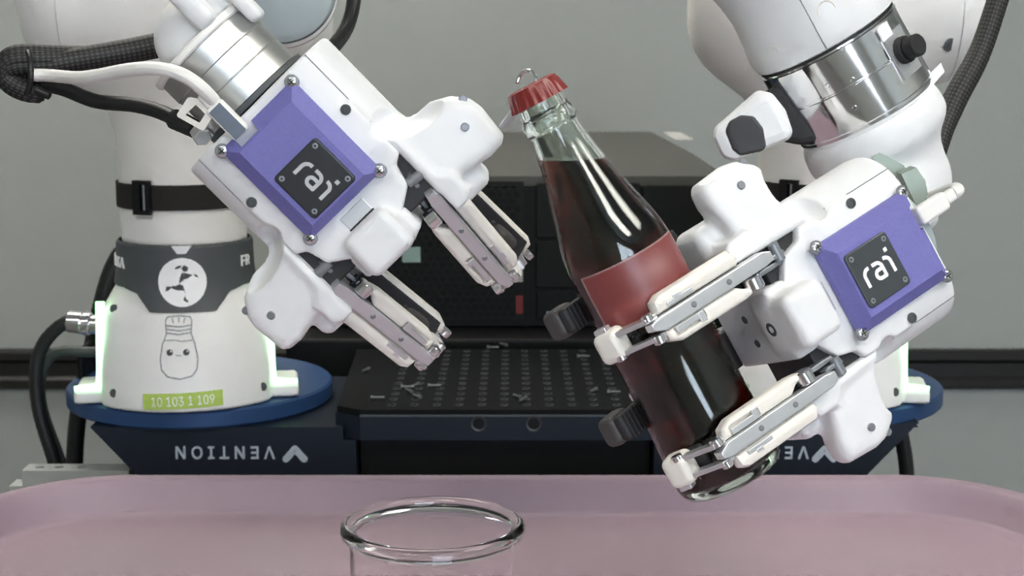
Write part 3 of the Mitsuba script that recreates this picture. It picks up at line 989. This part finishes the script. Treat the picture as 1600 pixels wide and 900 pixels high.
def gripper(n, M, poses):
    """poses: one (y, z, yaw, pitch, bend, far) per finger."""
    add(n + '__housing', H_HOUS, 'm_white', M, 40)
    for s in (-1, 1):
        add(n + '__housing__seam', rbox((-41.6, s * 43.2, -6.4), (12, s * 43.7, -4.55), .15), 'm_link_grey', M)
        k = add(n + '__housing__screw', cat(lathe([(1.9, -.2), (3.1, -.2), (3.1, .5), (1.9, .6), (1.9, -.2)], 24, (-3, s * 38.5, 0)), cyl((-3, s * 38.5, -.3), (-3, s * 38.5, .25), 1.9, .2)), 'm_darkgrey', M)
    add(n + '__palm_knob', H_KNOB, 'm_white', M, 40)
    add(n + '__palm_knob__screw', cat(lathe([(.9, 0), (4.6, 0), (4.6, .5), (3.8, .9), (1.4, .5), (.9, 0)], 24, (78.4, 0, -9), (1, 0, 0)), cyl((78, 0, -9), (78.8, 0, -9), 1.4, .2)), 'm_darkgrey', M)
    for y in (-8, 8):
        add(n + '__palm_knob__screw', lathe([(.3, 0), (2.5, 0), (2.5, .3), (.6, .45), (.3, 0)], 18, (76.0, y, -36), (1, 0, 0)), 'm_darkgrey', M)
    add(n + '__cover_tab', rbox((39.5, -9.2, -2), (48.2, 9.2, -.4), .5), 'm_alu', M)
    add(n + '__cover_tab__slot', rbox((48.1, -9.6, -2), (49.2, 9.6, -.55), .3), 'm_slot', M)
    for s, m in ((1, H_POD), (-1, H_POD_M)):
        k = add(n + '__side_pod', m, 'm_white', M, 40)
        for (x, y, z) in ((52, 80, -7.6), (40, 90, -13.5)):
            add(k + '__screw_hole', cyl((x, s * y, z - 2), (x + .1, s * (y + .2), z + .9), 2.5, .4), 'm_link_grey', M)
        add(n + '__slot_frame', rbox((34, s * 18, -56), (66, s * 43, -7), 1.5), 'm_slot', M)
    add(n + '__case', CASE, 'm_purple', M, 20)
    labels[n + '__case'] = {'label': 'purple bevelled electronics case'}
    for sx in (-35.2, 35.2):
        for sy in (-28.2, 28.2):
            add(n + '__case__screw_seat', cyl((sx, sy, 3.9), (sx, sy, 5.2), 4.3, .3), 'm_link_grey', M)
            add(n + '__case__screw', xf(screw_mesh(3.2, 1.5), move(sx, sy, 5.2)), 'm_chrome', M)
            add(n + '__case__screw_slot', cat(rbox((sx - 1.9, sy - .35, 6.2), (sx + 1.9, sy + .35, 6.85), .2), rbox((sx - .35, sy - 1.9, 6.2), (sx + .35, sy + 1.9, 6.85), .2)), 'm_slot', M)
    bx, by = 12.5, 0
    add(n + '__badge', rprism(rrect(bx - 16.6, by - 17.2, bx + 16.6, by + 17.2, 2.6, 4), 13.4, 15.2, .8), 'm_badge' if n == 'gripper' else 'm_badge_pale', M)
    labels[n + '__badge'] = {'label': 'black square badge with white rounded lettering'}
    g = affinity.scale(RAI, 11.4, 11.4, origin=(0, 0))
    Mt = M @ move(bx, by, 15.2) @ (np.eye(4) if n == 'gripper' else rot((0, 0, 1), 180))
    add(n + '__badge__lettering', ext(g, .02, .25), 'm_letter_grey' if n == 'gripper' else 'm_letter_white', Mt, False)
    for sx in (-13, 13):
        for sy in (-13.4, 13.4):
            add(n + '__badge__screw', lathe([(.7, 0), (1.7, 0), (1.7, .3), (.7, .35), (.7, 0)], 16, (bx + sx, by + sy, 15.2)), 'm_link_grey', M)
    for (x, y, z, yaw, pitch, bend, far) in poses:
        Mf = M @ move(x, y, z) @ rot((0, 0, 1), yaw)
        if far:
            Mf = Mf @ np.diag([1, 1, -1, 1.0])
        if y < 0:
            Mf = Mf @ np.diag([1, -1, 1, 1.0])
        Mf = Mf @ rot((0, 1, 0), pitch)      # positive pitch turns the finger towards the palm axis
        fk, i = n + '__finger', 0
        while fk in USED:
            i += 1
            fk = n + f'__finger_{i:03d}'
        USED.add(fk)
        for nm, m, mt in F_PARTS:
            add(fk + '__' + nm, m, mt, Mf, 40)
        Md = Mf @ move(FL - 1, 0, -1) @ rot((0, 1, 0), bend)
        for nm, m, mt in (far_tip() if far else D_PARTS):
            add(fk + '__' + nm, m, mt, Md, 40)


USED, CASE, RAI = set(), mesh_case(), rai()
gripper('gripper', G[0], [(62, 40, -3, -7, 27, 60, 0), (62, -40, -3, 0, 27, 60, 0), (58, 41, -64, 0, -16, 150, 1), (58, -39, -64, 3, -16, 150, 1)])
gripper('gripper_001', G[1], [(62, -40, 5, 0, 0, 55, 0), (62, 40, 5, 0, 0, 55, 0), (50, -60, -82, 0, 0, 25, 1), (52, 10, -82, 0, 0, 25, 1)])
tag('gripper', 'left white robot gripper with open fingers and purple case, lettering running downwards', 'gripper')
tag('gripper_001', 'right white robot gripper clasping the tilted bottle, purple case with upright lettering', 'gripper')


# ------------------------------------------------------------------ wrists
def part_sdf(key, f, lo, hi, h, mat, M=None):
    return add(key, nets(f, lo, hi, h), mat, M, 40)


# left wrist, in the left gripper's frame (mm): silver drum behind the housing, then the last link
n = 'robot'
M = G[0]
dy, dz = 1, -36
X = lambda t: (-t, dy, dz)
add(n + '__wrist_flange', lathe([(0, 0), (36, 0), (36.6, .6), (36.6, 3.2), (0, 3.2)], 72, (-42.6, dy, dz), (-1, 0, 0)), 'm_darkgrey', M)
add(n + '__wrist_drum', lathe([(0, 0), (33, 0), (33.6, .6), (33.6, 14), (33.0, 14.6), (33.9, 15.2), (33.9, 27), (34.6, 27.6), (34.6, 40), (0, 40)], 96, (-46, dy, dz), (-1, 0, 0)), 'm_drum', M)
labels[n + '__wrist_drum'] = {'label': 'brushed silver wrist drum'}
add(n + '__wrist_rim', lathe([(0, 0), (36, 0), (37, 1), (37, 4), (36, 5), (0, 5)], 96, (-86.2, dy, dz), (-1, 0, 0)), 'm_shell', M)
def wl(p):
    d = sd_caps(p, (-93, dy, dz - 4), cA, 26, 31)
    d = smax(d, p[..., 0] + 91.4, 2)
    b = sd_box(p, (-106, dy + 16, dz + 30), (16, 7, 8), 5)
    c = sd_box(p, (-92, dy + 37, dz + 19), (18, 4.5, 9), 3)
    return smin(smin(d, b, 5), c, 5)
cA = (np.linalg.inv(M) @ np.append(at(402, -30, .925), 1))[:3]
part_sdf(n + '__wrist_link', wl, np.minimum(cA, (-120, -35, -75)) - 38, np.maximum(cA, (-72, 50, 10)) + 38, 1.8, 'm_white', M)
# round side housing of the next link
c = at(437, -12, 1.02)
r_, u_, t_ = view_frame(437, 0)
add(n + '__wrist_housing', lathe([(0, 0), (.028, 0), (.034, .003), (.037, .010), (.037, .05), (.033, .058), (0, .060)], 72, c + t_ * .03, -t_ + .25 * u_), 'm_blue_grey')
add(n + '__wrist_housing_ring', lathe([(0, 0), (.039, 0), (.040, .002), (.040, .030), (0, .032)], 72, c - t_ * .032, -t_ + .25 * u_), 'm_shell')
c2 = at(437, -150, 1.10)
def wl2(p):
    return sd_caps(p, c - t_ * .06, c2, .036, .05)
part_sdf(n + '__forearm', wl2, np.minimum(c - t_ * .06, c2) - .06, np.maximum(c - t_ * .06, c2) + .06, .003, 'm_shell')

# right wrist: big white link, mirror cylinder, white elbow down to the gripper, hand-guiding handle
n = 'robot_001'
R_, U_, Tv = view_frame(1320, 120)
a = math.radians(-60)
ax_ = (math.cos(a) * R_ + math.sin(a) * U_) * math.cos(math.radians(11)) - Tv * math.sin(math.radians(11))
ax_ /= np.linalg.norm(ax_)
WD = 0.985
p0 = at(1291, 62, WD)
sx_ = np.cross(ax_, Tv); sx_ /= np.linalg.norm(sx_)       # sideways
fz_ = np.cross(sx_, ax_)                                  # towards the viewer
if fz_ @ Tv < 0: fz_, sx_ = -fz_, -sx_
if sx_ @ R_ < 0: sx_ = -sx_
MW = frame(p0, sx_, -ax_, fz_, .001) if np.linalg.det(np.column_stack([sx_, -ax_, fz_])) > 0 else frame(p0, sx_, ax_, fz_, .001)
SGN = -1 if (MW[:3, 1] @ ax_) < 0 else 1                  # local y times SGN runs down the axis
def W(x, t, z):
    return (x, SGN * t, z)
MWA = MW
R0 = 47.2
add(n + '__wrist_cylinder', lathe([(0, 0), (R0 - 1.2, 0), (R0 - 1.0, 1.2), (R0, 1.6), (R0, 24), (R0 - .5, 24.5), (R0 - .5, 25.3), (R0, 25.8), (R0, 50), (R0 - .8, 51), (R0 - .8, 53), (R0 - 3, 56), (0, 56)], 128, (0, 0, 0), W(0, 1, 0)), 'm_mirror', MWA, 25)
labels[n + '__wrist_cylinder'] = {'label': 'mirror-polished metal wrist cylinder'}
add(n + '__wrist_shadow_gap', lathe([(0, 0), (R0 - .6, 0), (R0 - .6, 1.4), (0, 1.4)], 96, W(0, -1.5, 0), W(0, 1, 0)), 'm_black', MWA)
lp = [(0, 0), (R0 - 1, 0), (R0 + .6, 1.2), (R0 + 2.2, 9), (R0 + .6, 22), (R0 - .6, 36), (R0 + 1, 50), (R0 + 5, 68), (R0 + 11, 90), (R0 + 12, 112), (R0 - 2, 130), (0, 134)]
add(n + '__wrist_link', lathe(lp, 96, W(0, -1.6, 0), W(0, -1, 0)), 'm_white', MWA, 40)
add(n + '__wrist_link__seam', tube([((R0 + e + .25) * math.sin(-.05), SGN * (-1.6 - t), (R0 + e + .25) * math.cos(-.05)) for e, t in ((.6, 1.2), (2.2, 9), (.6, 22), (-.6, 36), (1, 50), (5, 68))], .35, 6)[0], 'm_link_grey', MWA)
for (an, t, e) in ((-.62, 12, 1.4), (.02 + .22, 14, 1.8), (.28, 34, 7)):
    pass
for (an, t, e, rr_) in ((-.70, 15, 1.3, 4.2), (.18, 24, .3, 5.5)):
    q = np.array(W((R0 + e) * math.sin(an), -t, (R0 + e) * math.cos(an)))
    nn = np.array(W(math.sin(an), 0, math.cos(an)))
    add(n + '__wrist_link__screw_recess', lathe([(0, -.5), (rr_ * .75, -.4), (rr_, .3), (rr_ * 1.04, .2), (rr_, -1.6), (0, -1.6)], 28, q, nn), 'm_finger_white', MWA)
# fittings on the cylinder
for (an, t) in ((-.28, 18), (.12, 2), (-.1, 38), (.05, 22)):
    q = np.array(W(R0 * math.sin(an), t, R0 * math.cos(an)))
    add(n + '__wrist_cylinder__bead', cyl(q, q + np.array(W(math.sin(an), 0, math.cos(an))) * 1.2, 1.6, .3, 14), 'm_chrome', MWA)
an = .86
q = np.array(W(R0 * math.sin(an), 24, R0 * math.cos(an)))
nn = np.array(W(math.sin(an), -.0, math.cos(an)))
tt = np.cross(nn, np.array(W(0, 1, 0)))
def on(u, t, w): return np.array(W(0, t, 0)) + nn * (R0 + w) + tt * u
add(n + '__connector_plate', hull_pts([on(u, t, w) for u in (-10, 10) for t in (10, 40) for w in (-4, 1.2)]), 'm_silver', MWA)
add(n + '__connector', cat(cyl(on(0, 24, 0), on(0, 24, 6), 8.5, .8), cyl(on(0, 24, 6.1), on(0, 24, 15), 7, .8)), 'm_black_soft', MWA)
labels[n + '__connector'] = {'label': 'black round connector socket on the wrist'}
add(n + '__sticker', hull_pts([on(u, t, w) for u in (-12, 0) for t in (3, 12) for w in (.6, 1.6)]), 'm_letter_white', MWA)
# elbow under the cylinder
g1 = MWA[:3, :3] / .001
e0 = p0 + ax_ * .056
ef = G[1] @ np.array([-50, -2, -36, 1])
g2 = G[1][:3, 0] / np.linalg.norm(G[1][:3, 0])
def elbow(p):
    c = sd_cyl(p, e0 + ax_ * .0006, e0 + ax_ * .022, .0455, .008)
    b = sd_caps(p, e0 + ax_ * .020 - sx_ * .004, at(1402, 282, 1.005), .040, .0345)
    k = sd_caps(p, at(1385, 285, 1.005), ef[:3] - g2 * .020, .018, .010)
    return smin(smin(c, b, .02), k, .015)
lo = np.minimum(e0, ef[:3]) - .085; hi = np.maximum(e0, ef[:3]) + .085
part_sdf(n + '__wrist_elbow', elbow, lo, hi, .0028, 'm_white')
add(n + '__wrist_flange', lathe([(0, 0), (31, 0), (32, 1), (32, 5), (31, 6), (0, 6)], 72, (-42.8, -2, -36), (-1, 0, 0)), 'm_blue_grey', G[1])
bx_ = [at(*q, .935) for q in ((1408, 272), (1432, 262), (1446, 282), (1452, 318), (1436, 330))]
add(n + '__adapter_plate', hull_pts(np.vstack([bx_, np.array(bx_) + np.array([0, .014, 0])])), 'm_adapter')
bx_ = [at(*q, .955) for q in ((1362, 246), (1375, 238), (1412, 258), (1418, 268), (1395, 280))]
add(n + '__adapter_plate', hull_pts(np.vstack([bx_, np.array(bx_) + np.array([0, .010, 0])])), 'm_adapter')
# handle with its button, reaching left from the cylinder's lower end
hd_px = [(1182, 141), (1205, 146), (1226, 172), (1239, 208), (1238, 215), (1150, 252), (1131, 247), (1115, 215), (1117, 200)]
hc = at(1180, 198, .955)
R2, U2, T2 = view_frame(1180, 198)
kpx = .955 / FPX
hp = [((x - 1180) * kpx, -(y - 198) * kpx) for x, y in hd_px]
HF = frame(hc, R2, U2, T2)
add(n + '__handle', rprism(hp, -.026, .012, .006, .006), 'm_white', HF)
bp = [((x - 1180) * kpx, -(y - 198) * kpx) for x, y in [(1140, 190), (1158, 180), (1178, 182), (1192, 200), (1198, 230), (1190, 236), (1158, 243), (1146, 234), (1134, 205)]]
add(n + '__handle__button', rprism(bp, .009, .0135, .0015, .004), 'm_button', HF)
labels[n + '__handle'] = {'label': 'white hand-guiding handle with a dark button'}
hb = [((x - 1180) * kpx, -(y - 198) * kpx) for x, y in [(1180, 150), (1232, 120), (1285, 220), (1250, 226), (1225, 222)]]
add(n + '__handle_mount', rprism(hb, -.06, -.022, .004, .004), 'm_black_soft', HF)
# small white bracket sticking out at the right of the cylinder
bq = [at(x, y, .985) for x, y in ((1436, 132), (1470, 98), (1476, 112), (1450, 142))]
add(n + '__side_bracket', hull_pts(np.vstack([bq, np.array(bq) - view_frame(1455, 120)[2] * .012])), 'm_white')

# ------------------------------------------------------------------ the bottle in the right gripper
BD = 0.867
bb, bt = at(1145, 744, BD + .012), at(829, 131, BD - .020)
bax = (bt - bb) / np.linalg.norm(bt - bb)
BL = np.linalg.norm(bt - bb)            # base to the top of the cap
SB = BL / .245
mm = .001 * SB
outer = [(0, 3), (20, 2.2), (26, 0.4), (28.5, .6), (30.6, 3), (31.4, 8), (31.2, 20), (30.4, 40), (29.6, 62), (29.4, 80), (30.2, 95), (30.7, 120), (30.7, 137), (29.8, 147), (27.2, 158), (23.8, 170), (20.8, 182), (18.0, 194), (15.4, 207), (14.3, 216), (14.0, 219), (15.0, 220.2), (15.6, 223), (15.2, 226), (13.9, 227.4), (13.5, 231), (13.2, 239), (13.4, 241), (12.6, 243)]
inner = [(9.8, 243), (9.4, 240), (9.6, 232), (11.2, 220), (12.4, 208), (15.2, 194), (17.9, 182), (20.9, 170), (24.3, 158), (26.9, 147), (27.8, 137), (27.8, 120), (27.3, 95), (26.4, 80), (26.8, 62), (27.6, 40), (28.2, 20), (27.6, 9), (24.5, 5.2), (0, 6.2)]


def smooth_prof(pr_, k=3):
    p = np.asarray(pr_, float)
    for _ in range(k - 1):
        q = [p[0]]
        for a, b in zip(p[:-1], p[1:]):
            q += [a * .75 + b * .25, a * .25 + b * .75]
        p = np.array(q + [p[-1]])
    return p


so, si_ = smooth_prof(outer), smooth_prof(inner)
add('bottle__glass', lathe(np.vstack([so, si_]) * mm, 96, bb, bax), 'm_bottle_glass', smooth=40)
# drink: the inside of the bottle, a hair into the glass, cut level
liq = np.vstack([[(0, 245)], si_[3:] + [0, 0]])
liq = np.array([(r + .25 if 0 < r else r, t) for r, t in np.vstack([[(0, 238.0)], [q for q in si_ if q[1] < 238]])])
liq[-1] = (0, 6.0)
L = lathe(liq[::-1] * mm, 96, bb, bax)
lv = at(897, 248, BD - .012)
Lm = m3.Manifold(m3.Mesh(np.asarray(L.vertices, np.float32), np.asarray(L.faces, np.uint32)))
if Lm.is_empty() or Lm.status() != m3.Error.NoError:
    L.merge_vertices(); L.process()
    Lm = m3.Manifold(m3.Mesh(np.asarray(L.vertices, np.float32), np.asarray(L.faces, np.uint32)))
Lm = Lm.trim_by_plane((0, 0, -1), -float(lv[2]))
add('bottle__drink', Lm, 'm_liquid', smooth=40, interior={'type': 'homogeneous', 'albedo': 0.0, 'sigma_t': {'type': 'rgb', 'value': [.30, .80, .95]}, 'scale': 150.0})
labels['bottle__drink'] = {'label': 'dark brown fizzy drink'}
# crown cap with a fluted skirt
def cap_mesh():
    nphi, rings = 126, []
    for r, t, fl in ((13.6, 238.0, 0), (14.2, 235.8, 1), (16.6, 234.2, 1), (15.9, 237.2, .7), (15.1, 241.5, .25), (14.0, 244.2, 0), (12.0, 245.0, 0), (0.001, 245.2, 0)):
        ph = np.linspace(0, 2 * np.pi, nphi, endpoint=False)
        rr = r + fl * .55 * np.cos(21 * ph)
        rings.append(np.column_stack([rr * np.cos(ph), rr * np.sin(ph), np.full(nphi, t)]))
    v = np.vstack(rings); f = []
    for i in range(len(rings) - 1):
        for j in range(nphi):
            a, b = i * nphi + j, i * nphi + (j + 1) % nphi
            f += [(a, b, b + nphi), (a, b + nphi, a + nphi)]
    m = trimesh.Trimesh(v, f, process=False)
    a, b, c = axes_from(bax)
    return xf(m, frame(bb, a * mm, b * mm, c * mm))
add('bottle__cap', cap_mesh(), 'm_red', smooth=40)
labels['bottle__cap'] = {'label': 'red crimped crown cap'}
# printed label, a thin curved patch
tb = -(bb + bt) / 2 + CAM; tb -= bax * (tb @ bax); tb /= np.linalg.norm(tb)
sb = np.cross(bax, tb)
if sb @ RIGHT < 0: sb = -sb
v, uv, f = [], [], []
nu, nv = 40, 12
for i in range(nu + 1):
    for j in range(nv + 1):
        ph = math.radians(-52 + 132 * i / nu); t = 108 + 33 * j / nv
        r = np.interp(t, so[:, 1][5:], so[:, 0][5:]) + .22
        v.append(bb + (bax * t + (tb * math.cos(ph) + sb * math.sin(ph)) * r) * mm); uv.append((i / nu, j / nv))
for i in range(nu):
    for j in range(nv):
        a_ = i * (nv + 1) + j
        f += [(a_, a_ + nv + 1, a_ + nv + 2), (a_, a_ + nv + 2, a_ + 1)]
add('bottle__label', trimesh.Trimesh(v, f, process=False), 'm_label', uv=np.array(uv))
labels['bottle__label'] = {'label': 'dusty red printed label'}
tag('bottle', 'tilted glass bottle of dark drink with red crown cap and red label', 'bottle')

# bottle opener: a bent steel strip from the left gripper's upper pod over the cap
A_ = at(786, 198, .86); B_ = at(833, 142, .838); C_ = at(826, 110, .842); D_ = at(808, 130, .846)
add('bottle_opener__strip', tube([A_, at(808, 170, .848), B_], .0024, 8, 20)[0], 'm_alu')
add('bottle_opener__loop', tube([B_, at(836, 118, .838), C_, at(816, 114, .845), D_], .0010, 8, 40)[0], 'm_chrome')
tag('bottle_opener', 'thin bent steel opener reaching from the left gripper over the red cap', 'bottle opener')

# ------------------------------------------------------------------ cables
def cable(name, pts, r, mat, n=14, k=70):
    m, uv = tube(pts, r, n, k)
    return add(name, m, mat, uv=uv) if mat == 'm_braid' else add(name, m, mat, smooth=50)


cable('cable_sleeve', [at(352, 28, .99), at(320, 52, .985), at(270, 66, .975), at(200, 80, .965), at(120, 93, .955), at(60, 103, .95), at(22, 110, .95)], [.0075, .0078, .0080, .0078, .0075, .0075, .0072], 'm_braid', 18)
for i, (dy_, r) in enumerate(((0, .0066), (10, .0056), (-9, .0056))):
    cable('cable_sleeve__fold', [at(200, 80 + dy_ * .2, .965), at(120, 90 + dy_ * .5, .957), at(50, 92 + dy_, .945), at(14, 98 + dy_, .943), at(8, 118 + dy_ * .6, .945), at(34, 138 + dy_ * .5, .947), at(62, 145, .95)], r, 'm_braid')
labels['cable_sleeve__fold'] = {'label': 'folded cable bundle'}
add('cable_sleeve__tie', tube([at(40 + 24 * math.cos(q) * .35, 112 + 34 * math.sin(q), .945 - .012 * math.cos(q)) for q in np.linspace(0, 6.28, 16)], .0018, 8)[0], 'm_black')
add('cable_sleeve__tie_end', cyl(at(56, 140, .94), at(78, 150, .94), .0026), 'm_black')
tag('cable_sleeve', 'black braided cable sleeve in front of the left robot, folded at the far left', 'cable')

cable('data_cable', [at(46, 117, .938), at(90, 119, .935), at(135, 121, .905), at(180, 113, .885), at(235, 107, .866), at(280, 115, .860), at(312, 135, .861), at(334, 158, .868)], .0040, 'm_cable_white')
G0 = G[0]
pl = G0[:3, :3] / .001
pc = at(369, 182, .872)
pcl = np.linalg.inv(G0) @ np.append(pc, 1)
xx, yy = pcl[0], pcl[1]
add('data_cable__plug', rbox((-57, -18, 5.5), (-33.5, -6.5, 13.5), 2.2), 'm_cable_white', G0)
add('data_cable__plug_face', rbox((-55, -16.6, 13.2), (-34, -8, 13.9), .3), 'm_plug_face', G0)
add('data_cable__strain_relief', rbox((-66, -16, 6.5), (-56, -8, 12.5), 2.0), 'm_cable_white', G0)
t_ = text_poly('20 Gbps', 3.0, True)
t_ = xf(t_, np.diag([.75, 1, 60, 1]))
add('data_cable__clip', ext(Polygon([(-66, -30), (-52, -26), (-54, -17), (-62, -16), (-68, -20)]).buffer(1.5).difference(Polygon([(-63, -27), (-56, -25), (-57, -20), (-63, -20)]).buffer(.8)), 6, 9.5), 'm_finger_white', G0, False)
tag('data_cable', 'white data cable plugged into the purple case of the left gripper', 'cable')
G1 = G[1]
add('data_cable_001__plug', rbox((-57, -17, 3.5), (-33.5, -5.5, 11.5), 2.2), 'm_cable_white', G1)
add('data_cable_001__strain_relief', rbox((-66, -15.5, 4.5), (-56, -7.5, 10.5), 2.6), 'm_cable_white', G1)
add('data_cable_001__lead', tube([(G1 @ np.array([*q, 1]))[:3] for q in ((-65, -11.5, 7.5), (-70, -11.5, 6), (-75, -11.5, -4), (-76, -10, -25), (-70, -8, -60), (-60, 0, -80))], .0040, 14)[0], 'm_cable_white', smooth=50)
tag('data_cable_001', 'white data cable plugged into the purple case of the right gripper', 'cable')

cable('power_cable', [at(62, 133, .955), at(110, 143, .955), at(150, 158, .95), at(200, 163, .94), at(245, 173, .93), at(275, 187, .92)], .0046, 'm_black')
cable('power_cable__boot', [at(272, 186, .921), at(292, 195, .915), at(306, 202, .91)], [.0062, .006, .0056], 'm_black_soft')
cable('power_cable__tip', [at(304, 201, .911), at(316, 207, .905)], .0036, 'm_black')
add('power_cable__nut', cyl(at(310, 205, .908), at(318, 216, .902), .0058, .0008, 6), 'm_silver')
tag('power_cable', 'black power cable running to the back of the left gripper below the white cable', 'cable')

cable('arm_cable', [at(556, -40, 1.12), at(553, 0, 1.11), at(545, 35, 1.10), at(530, 62, 1.08), at(515, 80, 1.06)], .0052, 'm_black', 16)
tag('arm_cable', 'black cable curving behind the top of the left gripper against the wall', 'cable')

cable('hose', [at(1582, -60, 1.09), at(1559, 0, 1.088), at(1530, 84, 1.085), at(1503, 135, 1.08), at(1480, 182, 1.075), at(1466, 225, 1.065), at(1455, 275, 1.055), at(1440, 320, 1.05)], [.0076, .0076, .0078, .0085, .0088, .0078, .006, .005], 'm_braid', 20)
tag('hose', 'thick black braided hose running down the right side of the right robot arm', 'hose')

# connectors and cables at the left base
bo = np.array([AX[0], AY, 0])
y_ = 1.36
c0, c1 = at_y(158, 508, y_), at_y(106, 502, y_)
dv = (c1 - c0)
add('base_cable__plug', cat(cyl(c0, c0 + dv * .30, .0088, .001, 24), cyl(c0 + dv * .31, c0 + dv * .55, .0108, .001, 24), cyl(c0 + dv * .56, c1, .0100, .001, 24)), 'm_chrome')
labels['base_cable__plug'] = {'label': 'shiny metal round plug'}
cable('base_cable__lead', [c1 + [.002, 0, 0], at_y(88, 514, y_), at_y(64, 545, y_), at_y(56, 590, y_), at_y(63, 650, y_), at_y(80, 705, y_), at_y(92, 760, y_)], .0062, 'm_black')
tag('base_cable', 'black cable with shiny metal plug looping down from the left robot base', 'cable')
y2 = 1.385
cable('base_cable_001', [at_y(158, 548, y2), at_y(120, 549, y2), at_y(88, 552, y2), at_y(68, 575, y2), at_y(63, 620, y2), at_y(76, 670, y2), at_y(98, 730, y2), at_y(105, 770, y2)], .0050, 'm_cable_grey')
tag('base_cable_001', 'thin dark greenish cable looping just behind the thicker black one at the left base', 'cable')
cable('base_cable_002', [at_y(190, 395, 1.46), at_y(172, 430, 1.46), at_y(158, 480, 1.46), at_y(140, 560, 1.47), at_y(122, 650, 1.48), at_y(116, 740, 1.48), at_y(116, 800, 1.48)], .0085, 'm_black')
tag('base_cable_002', 'thick black cable hanging behind the left base past the blue disc', 'cable')
cable('base_cable_003', [at_y(1396, 600, 1.50), at_y(1402, 650, 1.50), at_y(1412, 700, 1.50), at_y(1417, 760, 1.50)], .0075, 'm_black')
tag('base_cable_003', 'thick black cable hanging behind the right pedestal', 'cable')
add('terminal_block', rbox(at_y(150, 600, 1.44), at_y(118, 545, 1.40), .004), 'm_case_black')
tag('terminal_block', 'dark connector block at the left side of the left robot base', 'connector')
